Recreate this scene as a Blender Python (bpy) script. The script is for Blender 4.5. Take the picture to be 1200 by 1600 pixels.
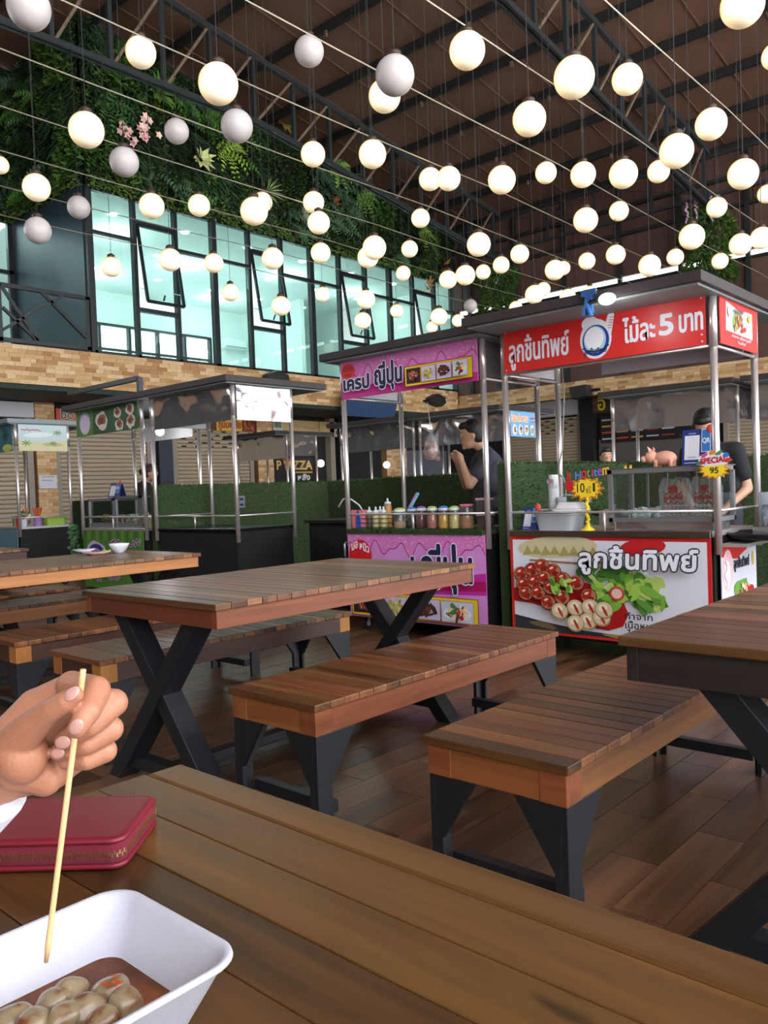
import bpy, bmesh, math, random
from mathutils import Vector, Matrix, Quaternion, noise
random.seed(7)
for _o in list(bpy.data.objects): bpy.data.objects.remove(_o)
SC = bpy.context.scene
COL = SC.collection

# ------------------------------------------------------------------ camera
# World axes: +X runs along the tables away to the right, +Y runs across them away to the left.
YAW, PITCH, ROLL, FPX, EYE = 0.72983, -0.027584, -0.037392, 1270.85, 1.15
def _axes():
    cp, sp, cy, sy = math.cos(PITCH), math.sin(PITCH), math.cos(YAW), math.sin(YAW)
    f = Vector((cy*cp, sy*cp, sp)); r = Vector((sy, -cy, 0)); u = r.cross(f)
    c, s = math.cos(ROLL), math.sin(ROLL)
    return r*c+u*s, u*c-r*s, f
CR, CU, CF = _axes()
cam_data = bpy.data.cameras.new('camera'); cam = bpy.data.objects.new('camera', cam_data); COL.objects.link(cam)
cam_data.sensor_fit = 'VERTICAL'; cam_data.sensor_height = 36.0; cam_data.sensor_width = 27.0
cam_data.lens = FPX/1600*36.0; cam_data.clip_start = .02; cam_data.clip_end = 200
cam.matrix_world = Matrix(((CR.x, CU.x, -CF.x, 0), (CR.y, CU.y, -CF.y, 0), (CR.z, CU.z, -CF.z, EYE), (0, 0, 0, 1)))
SC.camera = cam
def ray(px, py): return CR*((px-600)/FPX) - CU*((py-800)/FPX) + CF
def at(px, py, depth): return Vector((0, 0, EYE)) + ray(px, py)*depth
def on(px, py, ax, v):
    d = ray(px, py); i = 'xyz'.index(ax); o = Vector((0, 0, EYE)); return o + d*((v-o[i])/d[i])

# ------------------------------------------------------------------ daylight, exposure
world = bpy.data.worlds.new('daylight'); SC.world = world; world.use_nodes = True
_b = world.node_tree.nodes['Background']; _b.inputs[0].default_value = (.90, .95, 1.0, 1); _b.inputs[1].default_value = 5.4
_sd = bpy.data.lights.new('sun', 'SUN'); _sd.energy = 34; _sd.angle = .02; _sd.color = (1, .96, .9); sun = bpy.data.objects.new('sun', _sd); COL.objects.link(sun)
sun.rotation_euler = Vector((.25, -.12, -1)).to_track_quat('-Z', 'Y').to_euler()
SC.view_settings.view_transform = 'Standard'; SC.view_settings.look = 'None'
SC.view_settings.exposure = 0.0; SC.view_settings.gamma = 1.0; SC.view_settings.use_curve_mapping = False

# ------------------------------------------------------------------ object helpers
WL = {}
def tag(o, label=None, cat=None, group=None, kind=None):
    if label: o['label'] = label
    if cat: o['category'] = cat
    if group: o['group'] = group
    if kind: o['kind'] = kind
    return o
def link(o, parent, w):
    COL.objects.link(o); w = Vector(w); WL[o.name] = w
    if parent is not None:
        o.parent = parent; o.location = w - WL[parent.name]
    else: o.location = w
    return o
def thing(name, label, cat, loc, group=None):
    o = bpy.data.objects.new(name, None); o.empty_display_size = .1
    link(o, None, loc); return tag(o, label, cat, group)
def inst(name, mesh, loc, parent=None, rot=None, scale=None):
    o = bpy.data.objects.new(name, mesh); link(o, parent, loc)
    if rot is not None: o.rotation_euler = rot
    if scale is not None: o.scale = scale
    return o

class MB:
    """Collects shapes in world coordinates; build() links them as one mesh object."""
    def __init__(s): s.v = []; s.f = []; s.c = []; s.col = None
    def add(s, vs, fs, col=None):
        n = len(s.v); s.v += [tuple(v) for v in vs]; s.f += [tuple(i+n for i in f) for f in fs]
        s.c += [col or s.col or (1, 1, 1)]*len(fs); return s
    def box(s, x0, x1, y0, y1, z0, z1, col=None):
        return s.add([(x0,y0,z0),(x1,y0,z0),(x1,y1,z0),(x0,y1,z0),(x0,y0,z1),(x1,y0,z1),(x1,y1,z1),(x0,y1,z1)],
                     [(0,3,2,1),(4,5,6,7),(0,1,5,4),(1,2,6,5),(2,3,7,6),(3,0,4,7)], col)
    def obox(s, c, ax, ay, az, col=None):
        c = Vector(c); ax, ay, az = Vector(ax), Vector(ay), Vector(az)
        vs = [c+ax*i+ay*j+az*k for k in (-1, 1) for (i, j) in ((-1,-1),(1,-1),(1,1),(-1,1))]
        return s.add(vs, [(0,3,2,1),(4,5,6,7),(0,1,5,4),(1,2,6,5),(2,3,7,6),(3,0,4,7)], col)
    def bar(s, p0, p1, w, h, up=(0,0,1), col=None):
        p0, p1, up = Vector(p0), Vector(p1), Vector(up); d = p1-p0; n = d.normalized()
        a = n.cross(up)
        if a.length < 1e-4: a = n.cross(Vector((1, 0, 0)))
        a.normalize(); b = a.cross(n)
        return s.obox((p0+p1)/2, d/2, a*w/2, b*h/2, col)
    def tube(s, pts, r, n=8, col=None, cap=True):
        pts = [Vector(p) for p in pts]; rs = r if isinstance(r, (list, tuple)) else [r]*len(pts)
        vs = []; fs = []; pa = None
        for i, p in enumerate(pts):
            d = (pts[min(i+1, len(pts)-1)]-pts[max(i-1, 0)]).normalized()
            if pa is None:
                a = d.cross(Vector((0, 0, 1)))
                if a.length < .05: a = d.cross(Vector((1, 0, 0)))
            else: a = pa - d*pa.dot(d)
            a.normalize(); pa = a; b = d.cross(a)
            for k in range(n):
                t = 2*math.pi*k/n; vs.append(p+(a*math.cos(t)+b*math.sin(t))*rs[i])
        for i in range(len(pts)-1):
            for k in range(n):
                k2 = (k+1) % n; fs.append((i*n+k, i*n+k2, (i+1)*n+k2, (i+1)*n+k))
        if cap: fs.append(tuple(range(n-1, -1, -1))); fs.append(tuple((len(pts)-1)*n+k for k in range(n)))
        return s.add(vs, fs, col)
    def lathe(s, prof, c, n=16, col=None, ax=None):
        """prof: [(r, h)...] about the vertical (or ax) through c."""
        c = Vector(c); az = Vector(ax or (0, 0, 1)).normalized()
        a = az.cross(Vector((0, 1, 0)))
        if a.length < .05: a = az.cross(Vector((1, 0, 0)))
        a.normalize(); b = az.cross(a); vs = []; fs = []
        for (r, h) in prof:
            for k in range(n):
                t = 2*math.pi*k/n; vs.append(c+az*h+(a*math.cos(t)+b*math.sin(t))*max(r, 1e-5))
        for i in range(len(prof)-1):
            for k in range(n):
                k2 = (k+1) % n; fs.append((i*n+k, i*n+k2, (i+1)*n+k2, (i+1)*n+k))
        fs.append(tuple(range(n-1, -1, -1))); fs.append(tuple((len(prof)-1)*n+k for k in range(n)))
        return s.add(vs, fs, col)
    def ball(s, c, rx, ry=None, rz=None, n=12, m=8, col=None, M=None):
        ry = rx if ry is None else ry; rz = rx if rz is None else rz
        c = Vector(c); vs = []; fs = []
        for i in range(m+1):
            ph = math.pi*i/m
            for k in range(n):
                t = 2*math.pi*k/n
                q = Vector((rx*max(math.sin(ph), 1e-4)*math.cos(t), ry*max(math.sin(ph), 1e-4)*math.sin(t), -rz*math.cos(ph)))
                vs.append(c+(M @ q if M is not None else q))
        for i in range(m):
            for k in range(n):
                k2 = (k+1) % n; fs.append((i*n+k, i*n+k2, (i+1)*n+k2, (i+1)*n+k))
        return s.add(vs, fs, col)
    def prism(s, poly, axis, a0, a1, col=None):
        """poly of 2-D points extruded along axis ('x': (y,z), 'y': (x,z), 'z': (x,y))."""
        def P(p, a): return {'x': (a, p[0], p[1]), 'y': (p[0], a, p[1]), 'z': (p[0], p[1], a)}[axis]
        n = len(poly); vs = [P(p, a0) for p in poly]+[P(p, a1) for p in poly]
        fs = [tuple(range(n-1, -1, -1)), tuple(range(n, 2*n))]+[(i, (i+1) % n, n+(i+1) % n, n+i) for i in range(n)]
        return s.add(vs, fs, col)
    def build(s, name, mat, parent=None, origin=None, smooth=False, bevel=0, kind=None, fix=True):
        if origin is None:
            if parent is not None: origin = WL[parent.name]
            else:
                xs, ys, zs = zip(*s.v); origin = ((min(xs)+max(xs))/2, (min(ys)+max(ys))/2, min(zs))
        o3 = Vector(origin); me = bpy.data.meshes.new(name)
        me.from_pydata([tuple(Vector(v)-o3) for v in s.v], [], s.f); me.validate()
        if fix:
            bm = bmesh.new(); bm.from_mesh(me); bmesh.ops.recalc_face_normals(bm, faces=bm.faces[:]); bm.to_mesh(me); bm.free()
        if any(c != (1, 1, 1) for c in s.c) and len(me.polygons) == len(s.c):
            at_ = me.color_attributes.new('Col', 'FLOAT_COLOR', 'CORNER')
            buf = []
            for p, c in zip(me.polygons, s.c): buf += [c[0], c[1], c[2], 1.0]*p.loop_total
            at_.data.foreach_set('color', buf)
        if mat is not None: me.materials.append(mat)
        if smooth: me.polygons.foreach_set('use_smooth', [True]*len(me.polygons))
        o = bpy.data.objects.new(name, me); link(o, parent, o3)
        if bevel:
            b = o.modifiers.new('bevel', 'BEVEL'); b.width = bevel; b.segments = 2; b.limit_method = 'ANGLE'; b.angle_limit = .9
        if kind: o['kind'] = kind
        return o
def box(name, mat, parent, x0, x1, y0, y1, z0, z1, bevel=0, **k):
    m = MB(); m.box(x0, x1, y0, y1, z0, z1); return m.build(name, mat, parent, bevel=bevel, **k)

# ------------------------------------------------------------------ materials
def srgb(r, g, b):
    def f(c):
        c /= 255; return c/12.92 if c <= .04045 else ((c+.055)/1.055)**2.4
    return (f(r), f(g), f(b))
def newmat(name):
    m = bpy.data.materials.new(name); m.use_nodes = True
    return m, m.node_tree.nodes, m.node_tree.links, m.node_tree.nodes['Principled BSDF']
def flat(name, rgb, rough=.6, metal=0, spec=.5, noise_amt=.0, nscale=8, bump=0, bscale=40, vary=0):
    m, N, L, B = newmat(name); c = srgb(*rgb)
    B.inputs['Base Color'].default_value = (*c, 1); B.inputs['Roughness'].default_value = rough
    B.inputs['Metallic'].default_value = metal; B.inputs['Specular IOR Level'].default_value = spec
    if noise_amt or vary:
        tc = N.new('ShaderNodeTexCoord'); nz = N.new('ShaderNodeTexNoise'); nz.inputs['Scale'].default_value = nscale
        nz.inputs['Detail'].default_value = 4; L.new(tc.outputs['Object'], nz.inputs['Vector'])
        rp = N.new('ShaderNodeMapRange'); rp.inputs[1].default_value = .3; rp.inputs[2].default_value = .7
        rp.inputs[3].default_value = 1-noise_amt; rp.inputs[4].default_value = 1+noise_amt*.6
        L.new(nz.outputs[0], rp.inputs[0])
        hs = N.new('ShaderNodeHueSaturation'); hs.inputs['Color'].default_value = (*c, 1)
        if vary:
            oi = N.new('ShaderNodeObjectInfo'); mr = N.new('ShaderNodeMapRange'); mr.inputs[3].default_value = 1-vary; mr.inputs[4].default_value = 1+vary
            L.new(oi.outputs['Random'], mr.inputs[0]); mu = N.new('ShaderNodeMath'); mu.operation = 'MULTIPLY'
            L.new(mr.outputs[0], mu.inputs[0]); L.new(rp.outputs[0], mu.inputs[1]); L.new(mu.outputs[0], hs.inputs['Value'])
        else: L.new(rp.outputs[0], hs.inputs['Value'])
        L.new(hs.outputs[0], B.inputs['Base Color'])
    if bump:
        tc = N.new('ShaderNodeTexCoord'); nz = N.new('ShaderNodeTexNoise'); nz.inputs['Scale'].default_value = bscale; nz.inputs['Detail'].default_value = 3
        L.new(tc.outputs['Object'], nz.inputs['Vector']); bp = N.new('ShaderNodeBump'); bp.inputs['Strength'].default_value = bump; bp.inputs['Distance'].default_value = .02
        L.new(nz.outputs[0], bp.inputs['Height']); L.new(bp.outputs[0], B.inputs['Normal'])
    return m
def wood(name, dark, light, axis='x', rough=.35, vary=.3, grain=1.0, coat=0.0, hue=.012, knots=False):
    """Grain stretched along axis; each plank (object) has its own tint and its own piece of the grain."""
    m, N, L, B = newmat(name)
    tc = N.new('ShaderNodeTexCoord'); oi = N.new('ShaderNodeObjectInfo'); ad = N.new('ShaderNodeVectorMath'); ad.operation = 'ADD'
    sc = N.new('ShaderNodeVectorMath'); sc.operation = 'SCALE'; sc.inputs[0].default_value = (37, 23, 51); L.new(oi.outputs['Random'], sc.inputs['Scale'])
    L.new(tc.outputs['Object'], ad.inputs[0]); L.new(sc.outputs[0], ad.inputs[1])
    mp = N.new('ShaderNodeMapping'); s = {'x': (1.6, 26, 26), 'y': (26, 1.6, 26), 'z': (26, 26, 1.6)}[axis]; mp.inputs['Scale'].default_value = s
    L.new(ad.outputs[0], mp.inputs['Vector'])
    nz = N.new('ShaderNodeTexNoise'); nz.inputs['Scale'].default_value = 1.0*grain; nz.inputs['Detail'].default_value = 7; nz.inputs['Roughness'].default_value = .62; nz.inputs['Distortion'].default_value = .7
    L.new(mp.outputs[0], nz.inputs['Vector'])
    n2 = N.new('ShaderNodeTexNoise'); n2.inputs['Scale'].default_value = .22*grain; n2.inputs['Detail'].default_value = 3; L.new(mp.outputs[0], n2.inputs['Vector'])
    av = N.new('ShaderNodeMath'); av.operation = 'ADD'; L.new(nz.outputs[0], av.inputs[0]); L.new(n2.outputs[0], av.inputs[1])
    rp = N.new('ShaderNodeMapRange'); rp.inputs[1].default_value = .68; rp.inputs[2].default_value = 1.3; L.new(av.outputs[0], rp.inputs[0])
    mx = N.new('ShaderNodeMix'); mx.data_type = 'RGBA'; mx.inputs[6].default_value = (*srgb(*dark), 1); mx.inputs[7].default_value = (*srgb(*light), 1)
    if knots:
        m3 = N.new('ShaderNodeMapping'); m3.inputs['Scale'].default_value = {'x': (7, 22, 22), 'y': (22, 7, 22), 'z': (22, 22, 7)}[axis]; L.new(ad.outputs[0], m3.inputs['Vector'])
        n3 = N.new('ShaderNodeTexNoise'); n3.inputs['Scale'].default_value = 1; n3.inputs['Detail'].default_value = 2; L.new(m3.outputs[0], n3.inputs['Vector'])
        r3 = N.new('ShaderNodeMapRange'); r3.inputs[1].default_value = .66; r3.inputs[2].default_value = .76; r3.inputs[3].default_value = 1; r3.inputs[4].default_value = 0; L.new(n3.outputs[0], r3.inputs[0])
        mk = N.new('ShaderNodeMath'); mk.operation = 'MULTIPLY'; L.new(rp.outputs[0], mk.inputs[0]); L.new(r3.outputs[0], mk.inputs[1]); L.new(mk.outputs[0], mx.inputs[0])
    else: L.new(rp.outputs[0], mx.inputs[0])
    hs = N.new('ShaderNodeHueSaturation'); mr = N.new('ShaderNodeMapRange'); mr.inputs[3].default_value = 1-vary; mr.inputs[4].default_value = 1+vary*.8
    L.new(oi.outputs['Random'], mr.inputs[0]); L.new(mr.outputs[0], hs.inputs['Value'])
    m7 = N.new('ShaderNodeMath'); m7.operation = 'MULTIPLY'; m7.inputs[1].default_value = 7.31; L.new(oi.outputs['Random'], m7.inputs[0])
    fr = N.new('ShaderNodeMath'); fr.operation = 'FRACT'; L.new(m7.outputs[0], fr.inputs[0])
    mh = N.new('ShaderNodeMapRange'); mh.inputs[3].default_value = .5-hue; mh.inputs[4].default_value = .5+hue; L.new(fr.outputs[0], mh.inputs[0]); L.new(mh.outputs[0], hs.inputs['Hue'])
    L.new(mx.outputs[2], hs.inputs['Color']); L.new(hs.outputs[0], B.inputs['Base Color'])
    rr = N.new('ShaderNodeMapRange'); rr.inputs[3].default_value = rough*.8; rr.inputs[4].default_value = min(1, rough*1.35); L.new(nz.outputs[0], rr.inputs[0]); L.new(rr.outputs[0], B.inputs['Roughness'])
    bp = N.new('ShaderNodeBump'); bp.inputs['Strength'].default_value = .12; bp.inputs['Distance'].default_value = .004
    L.new(nz.outputs[0], bp.inputs['Height']); L.new(bp.outputs[0], B.inputs['Normal'])
    if coat: B.inputs['Coat Weight'].default_value = coat; B.inputs['Coat Roughness'].default_value = .2
    return m
def steel(name, rgb=(205, 205, 208), rough=.16, wave=0, wscale=4, metal=1.0):
    m, N, L, B = newmat(name); B.inputs['Base Color'].default_value = (*srgb(*rgb), 1); B.inputs['Metallic'].default_value = metal; B.inputs['Roughness'].default_value = rough
    if wave:
        tc = N.new('ShaderNodeTexCoord'); nz = N.new('ShaderNodeTexNoise'); nz.inputs['Scale'].default_value = wscale; nz.inputs['Detail'].default_value = 1; nz.inputs['Distortion'].default_value = .5
        L.new(tc.outputs['Object'], nz.inputs['Vector']); bp = N.new('ShaderNodeBump'); bp.inputs['Strength'].default_value = wave; bp.inputs['Distance'].default_value = .1
        L.new(nz.outputs[0], bp.inputs['Height']); L.new(bp.outputs[0], B.inputs['Normal'])
    return m
def attrmat(name, rough=.6, noise_amt=0, nscale=6, spec=.4, sub=0, trans=0):
    m, N, L, B = newmat(name); a = N.new('ShaderNodeAttribute'); a.attribute_name = 'Col'; B.inputs['Roughness'].default_value = rough; B.inputs['Specular IOR Level'].default_value = spec
    src = a.outputs['Color']
    if noise_amt:
        tc = N.new('ShaderNodeTexCoord'); nz = N.new('ShaderNodeTexNoise'); nz.inputs['Scale'].default_value = nscale; nz.inputs['Detail'].default_value = 5
        L.new(tc.outputs['Object'], nz.inputs['Vector']); rp = N.new('ShaderNodeMapRange'); rp.inputs[1].default_value = .3; rp.inputs[2].default_value = .7; rp.inputs[3].default_value = 1-noise_amt; rp.inputs[4].default_value = 1+noise_amt
        L.new(nz.outputs[0], rp.inputs[0]); hs = N.new('ShaderNodeHueSaturation'); L.new(src, hs.inputs['Color']); L.new(rp.outputs[0], hs.inputs['Value']); src = hs.outputs[0]
    L.new(src, B.inputs['Base Color']); return m
def glow(name, rgb, strength):
    m, N, L, B = newmat(name); N.remove(B); e = N.new('ShaderNodeEmission'); e.inputs[0].default_value = (*srgb(*rgb), 1); e.inputs[1].default_value = strength
    L.new(e.outputs[0], N['Material Output'].inputs[0]); return m
def pane_mat(name, tint, refl=.08, rough=.0, haze=0, hazecol=(.8,.85,.85)):
    """Thin sheet: light passes straight through with a tint, part of it is mirrored."""
    m, N, L, B = newmat(name); N.remove(B)
    t = N.new('ShaderNodeBsdfTransparent'); t.inputs[0].default_value = (*tint, 1); g = N.new('ShaderNodeBsdfGlossy'); g.inputs['Roughness'].default_value = rough
    mx = N.new('ShaderNodeMixShader'); fr = N.new('ShaderNodeLayerWeight'); fr.inputs[0].default_value = .5
    pw = N.new('ShaderNodeMath'); pw.operation = 'POWER'; pw.inputs[1].default_value = 4.0; L.new(fr.outputs['Facing'], pw.inputs[0])
    mm = N.new('ShaderNodeMath'); mm.operation = 'MULTIPLY_ADD'; mm.inputs[1].default_value = .8; mm.inputs[2].default_value = refl; L.new(pw.outputs[0], mm.inputs[0]); mm.use_clamp = True
    L.new(mm.outputs[0], mx.inputs[0]); L.new(t.outputs[0], mx.inputs[1]); L.new(g.outputs[0], mx.inputs[2]); out = mx.outputs[0]
    if haze:
        d = N.new('ShaderNodeBsdfDiffuse'); d.inputs[0].default_value = (*hazecol, 1); m2 = N.new('ShaderNodeMixShader'); m2.inputs[0].default_value = haze
        L.new(out, m2.inputs[1]); L.new(d.outputs[0], m2.inputs[2]); out = m2.outputs[0]
    L.new(out, N['Material Output'].inputs[0]); return m
M = {}
M['top'] = wood('table_wood', (58, 34, 20), (140, 92, 58), 'y', .30, .48)
M['top_old'] = wood('old_table_wood', (50, 32, 15), (120, 79, 37), 'y', .36, .20, hue=.006, knots=True)
M['bench_top'] = wood('bench_wood', (60, 33, 18), (140, 88, 52), 'y', .32, .42)
M['apron_red'] = wood('apron_red_wood', (92, 42, 26), (146, 78, 48), 'x', .40, .1)
M['apron_red_end'] = wood('apron_red_end_wood', (84, 40, 26), (128, 68, 42), 'y', .40, .1)
M['apron_tan'] = wood('apron_tan_wood', (140, 88, 42), (186, 128, 70), 'x', .45, .05)
M['apron_tan_end'] = wood('apron_tan_end_wood', (140, 88, 42), (186, 128, 70), 'y', .45, .05)
M['apron_brown'] = wood('apron_brown_wood', (50, 30, 23), (88, 55, 42), 'x', .42, .1)
M['apron_brown_end'] = wood('apron_brown_end_wood', (48, 29, 22), (82, 52, 36), 'y', .42, .1)
M['apron_amber'] = wood('apron_amber_wood', (94, 52, 26), (146, 88, 48), 'x', .40, .08)
M['apron_amber_end'] = wood('apron_amber_end_wood', (98, 56, 28), (150, 92, 48), 'y', .40, .08)
M['apron_black'] = wood('apron_black_wood', (24, 18, 17), (44, 34, 31), 'x', .5, .05)
M['apron_black_end'] = wood('apron_black_end_wood', (24, 18, 17), (44, 34, 31), 'y', .5, .05)
M['floor'] = wood('floor_plank', (40, 26, 18), (130, 90, 62), 'x', .30, .30, grain=.7, hue=.006)
M['floor_gap'] = flat('floor_joint', (60, 48, 40), .8)
M['black_steel'] = flat('black_painted_steel', (23, 26, 32), .42, 0, .5, .12, 20)
M['steel'] = steel('polished_steel', (232, 224, 224), .30, metal=.75)
M['sheet'] = steel('wavy_steel_sheet', (190, 187, 190), .08, .26, 2.6, metal=.82)
M['black'] = flat('black_cabinet', (9, 9, 11), .7)
M['black_gloss'] = flat('black_gloss_counter', (14, 14, 16), .25)
M['roof_dark'] = flat('stall_roof_board', (52, 44, 44), .6, noise_amt=.15)
M['roof_under'] = flat('stall_roof_lining', (128, 140, 142), .5)
M['print'] = attrmat('printed_colours', .45)
M['attr'] = attrmat('painted_colours', .5)

# ------------------------------------------------------------------ lettering (glyph outlines made flat, once, before the scene grows)
GL = {}
def _glyphs(strings):
    for s in strings:
        c = bpy.data.curves.new('t', 'FONT'); c.body = s; c.resolution_u = 4; o = bpy.data.objects.new('t', c); COL.objects.link(o)
        dg = bpy.context.evaluated_depsgraph_get(); me = bpy.data.meshes.new_from_object(o.evaluated_get(dg))
        vs = [(v.co.x, v.co.y) for v in me.vertices]; fs = [tuple(p.vertices) for p in me.polygons]
        par = list(range(len(vs)))
        def root(i):
            while par[i] != i: par[i] = par[par[i]]; i = par[i]
            return i
        for f in fs:
            for i in f[1:]: par[root(i)] = root(f[0])
        ids = {}; isl = [ids.setdefault(root(i), len(ids)) % 6 for i in range(len(vs))]
        xs = [v[0] for v in vs]; ys = [v[1] for v in vs]; GL[s] = (vs, fs, min(xs), max(xs), min(ys), max(ys), isl)
        bpy.data.objects.remove(o); bpy.data.curves.remove(c); bpy.data.meshes.remove(me)
_glyphs(['ลูกชิ้นทิพย์', 'ไม้ละ', '5', 'บาท', 'เครป', 'ญี่ปุ่น', 'มอ', 'หมิว', 'PIZZA', 'P', 'ZZA', 'Hot item', 'H', 'o', 't', 'i', 'e', 'm', '10', 'ฟรี', '1', 'SPECIAL', '95', 'ทำจาก', 'เนื้อหมูแท้', 'ไม่ใส่', 'QR', 'ป้อน-คำ-หวาน', 'อิ', 'bo', 'ภูมิมหาชัย', 'หลัง', 'Be'])
class Art:
    """Flat print laid out on a panel: O lower left corner, U to the reader's right, V up, N towards the reader."""
    def __init__(s, O, U, V=(0, 0, 1), N=None):
        s.tt = []; s.O, s.U, s.V = Vector(O), Vector(U), Vector(V); s.N = Vector(N) if N else s.U.cross(s.V); s.m = MB(); s.t = MB(); s.k = 0
    def P(s, u, v, k): return s.O+s.U*u+s.V*v+s.N*(.0008+k*.00035)
    def poly(s, pts, rgb, k=None):
        if k is None: s.k += 1; k = s.k
        s.m.add([s.P(u, v, k) for u, v in pts], [tuple(range(len(pts)))], srgb(*rgb)); return s
    def rect(s, u0, u1, v0, v1, rgb): return s.poly([(u0, v0), (u1, v0), (u1, v1), (u0, v1)], rgb)
    def oval(s, u, v, a, b, rgb, rot=0, n=16, rough=0):
        c, d = math.cos(rot), math.sin(rot); pts = []
        for i in range(n):
            t = 2*math.pi*i/n; r = 1+random.uniform(-rough, rough); x, y = a*r*math.cos(t), b*r*math.sin(t); pts.append((u+x*c-y*d, v+x*d+y*c))
        return s.poly(pts, rgb)
    def stroke(s, pts, w, rgb):
        s.k += 1
        for (a, b), (c, d) in zip(pts, pts[1:]):
            l = math.hypot(c-a, d-b) or 1; nx, ny = -(d-b)/l*w/2, (c-a)/l*w/2; ex, ey = (c-a)/l*w*.2, (d-b)/l*w*.2
            s.poly([(a+nx-ex, b+ny-ey), (a-nx-ex, b-ny-ey), (c-nx+ex, d-ny+ey), (c+nx+ex, d+ny+ey)], rgb, s.k)
        return s
    def text(s, txt, u0, u1, v, h, rgb, bold=.0, slant=0, tilt=0, k=None):
        """fits the word between u0 and u1; h is the height of its box above the base line."""
        vs, fs, x0, x1, y0, y1, isl = GL[txt]; sx = (u1-u0)/(x1-x0); sy = h/y1 if y1 > 0 else h
        if k is None: s.k += 1; k = s.k
        sh = [(0, 0)] if not bold else [(bold*math.cos(a), bold*math.sin(a)) for a in [i*math.pi/4 for i in range(8)]]+[(0, 0)]
        for i, (dx, dy) in enumerate(sh):
            P = []
            for (x, y), il in zip(vs, isl):
                a, b = u0+(x-x0)*sx+slant*y*sy+dx, v+y*sy+dy; P.append(s.P(a, b+tilt*(a-u0), k+i*.02+il*.18))
            (T := s.tt[-1] if i else s.tt.append(MB()) or s.tt[-1]).add(P, fs, srgb(*rgb))
        return s
    def scribble(s, u0, u1, v, h, rgb, w=.012):
        """a line of lettering too blurred to read."""
        r = random.Random(int(u0*1000)); n = max(6, int((u1-u0)/h*3)); s.stroke([(u0+(u1-u0)*i/n, v+h*(.15+.8*r.random())) for i in range(n+1)], w, rgb); return s
    def pic(s, u0, u1, v0, v1, bg, blobs, seed=1, n=26, plate=None):
        """small food photograph: background, optional plate, scattered morsels."""
        r = random.Random(seed); s.rect(u0, u1, v0, v1, bg); w, h = u1-u0, v1-v0
        if plate: s.oval((u0+u1)/2, v0+h*.42, w*.44, h*.34, plate)
        for i in range(n):
            a, q = r.random()*6.283, math.sqrt(r.random()); c = blobs[i % len(blobs)]; c = tuple(max(0, min(255, x+r.randint(-18, 18))) for x in c)
            s.oval((u0+u1)/2+math.cos(a)*q*w*.34, v0+h*.5+math.sin(a)*q*h*.30, w*r.uniform(.07, .16), h*r.uniform(.05, .12), c, r.random()*3, 8, .2)
        return s
    def build(s, parent):
        if s.m.v: s.m.build('print', M['print'], parent, fix=False)
        for t in s.tt: t.build('lettering', M['print'], parent, fix=False)
# ================================================================== the hall
M['roof'] = flat('brown_roof_sheet', (116, 86, 75), .55, noise_amt=.12, nscale=1.5)
M['purlin'] = flat('dark_purlin_steel', (36, 38, 40), .5)
M['truss'] = flat('dark_truss_steel', (44, 50, 54), .42)
M['rust'] = flat('weathered_brace_steel', (112, 96, 82), .6, noise_amt=.2)
M['back_sheet'] = flat('brown_wall_sheet', (96, 69, 63), .6, noise_amt=.12)
M['soffit'] = flat('dark_green_soffit', (34, 52, 48), .7)
M['navy'] = flat('navy_wall_panel', (40, 52, 64), .35, noise_amt=.12, nscale=3)
M['white_wall'] = flat('white_plaster', (232, 238, 236), .8)
M['glass'] = pane_mat('teal_window_glass', (.73, .87, .85), .05)
M['clear_glass'] = pane_mat('clear_glass', (.93, .96, .96), .05)
M['frame'] = flat('black_window_frame', (24, 30, 36), .4)
M['shutter'] = flat('beige_roller_shutter', (176, 160, 136), .45, .0, .5)
M['shutter_rail'] = flat('pale_shutter_rail', (150, 140, 128), .5)
M['brick'] = attrmat('mosaic_stone_brick', .75, .12, 30)
M['grout'] = flat('tan_grout', (150, 112, 74), .9)
M['fascia'] = flat('white_vinyl_fascia', (205, 208, 212), .5)
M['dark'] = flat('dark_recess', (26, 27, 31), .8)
M['slot_black'] = flat('black_slot', (12, 12, 12), .9)

def struct(o, kind='structure'): o['kind'] = kind; return o
# ---- floor: wood-look planks 0.61 x 0.15 m in half bond, running along X
floor = struct(box('floor', M['floor_gap'], None, -12, 24, -7, 22, -.12, -.006, origin=(0, 0, 0)))
struct(box('ground', flat('pale_concrete', (190, 186, 178), .9, noise_amt=.08, nscale=1), None, -40, 50, -45, -7, -.2, -.02))  # unseen pale ground outside, added to bounce daylight up to the roof
PLX, PLY = .612, .1505
def plank_rect(i, j):
    x0 = 2.303 + i*PLX + (.306 if j % 2 else 0); y0 = 1.0165 + j*PLY; return x0, y0
seen = []; rest = []
for j in range(-40, 90):
    for i in range(-6, 18):
        x0, y0 = plank_rect(i, j); c = Vector((x0+PLX/2, y0+PLY/2, 0)); v = c-Vector((0, 0, EYE)); d = v.dot(CF)
        if x0 > 11 or y0 > 12: continue
        inview = False
        if d > .8:
            px = 600+FPX*v.dot(CR)/d; py = 800-FPX*v.dot(CU)/d
            inview = 60 < px < 1260 and py < 1560 and (1190+.304*(px-285) > py-30) and x0 > 1.3
        (seen if inview else rest).append((d, i, j))
seen.sort(); rest += seen[300:]; seen = seen[:300]
_m = MB(); _m.box(.0015, PLX-.0015, .0015, PLY-.0015, -.006, 0); plank_proto = _m.build('plank', M['floor'], floor, origin=(0, 0, 0)); plank_mesh = plank_proto.data
bpy.data.objects.remove(plank_proto)
for d, i, j in seen:
    x0, y0 = plank_rect(i, j); inst('plank', plank_mesh, (x0, y0, 0), floor)
m = MB()
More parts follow.
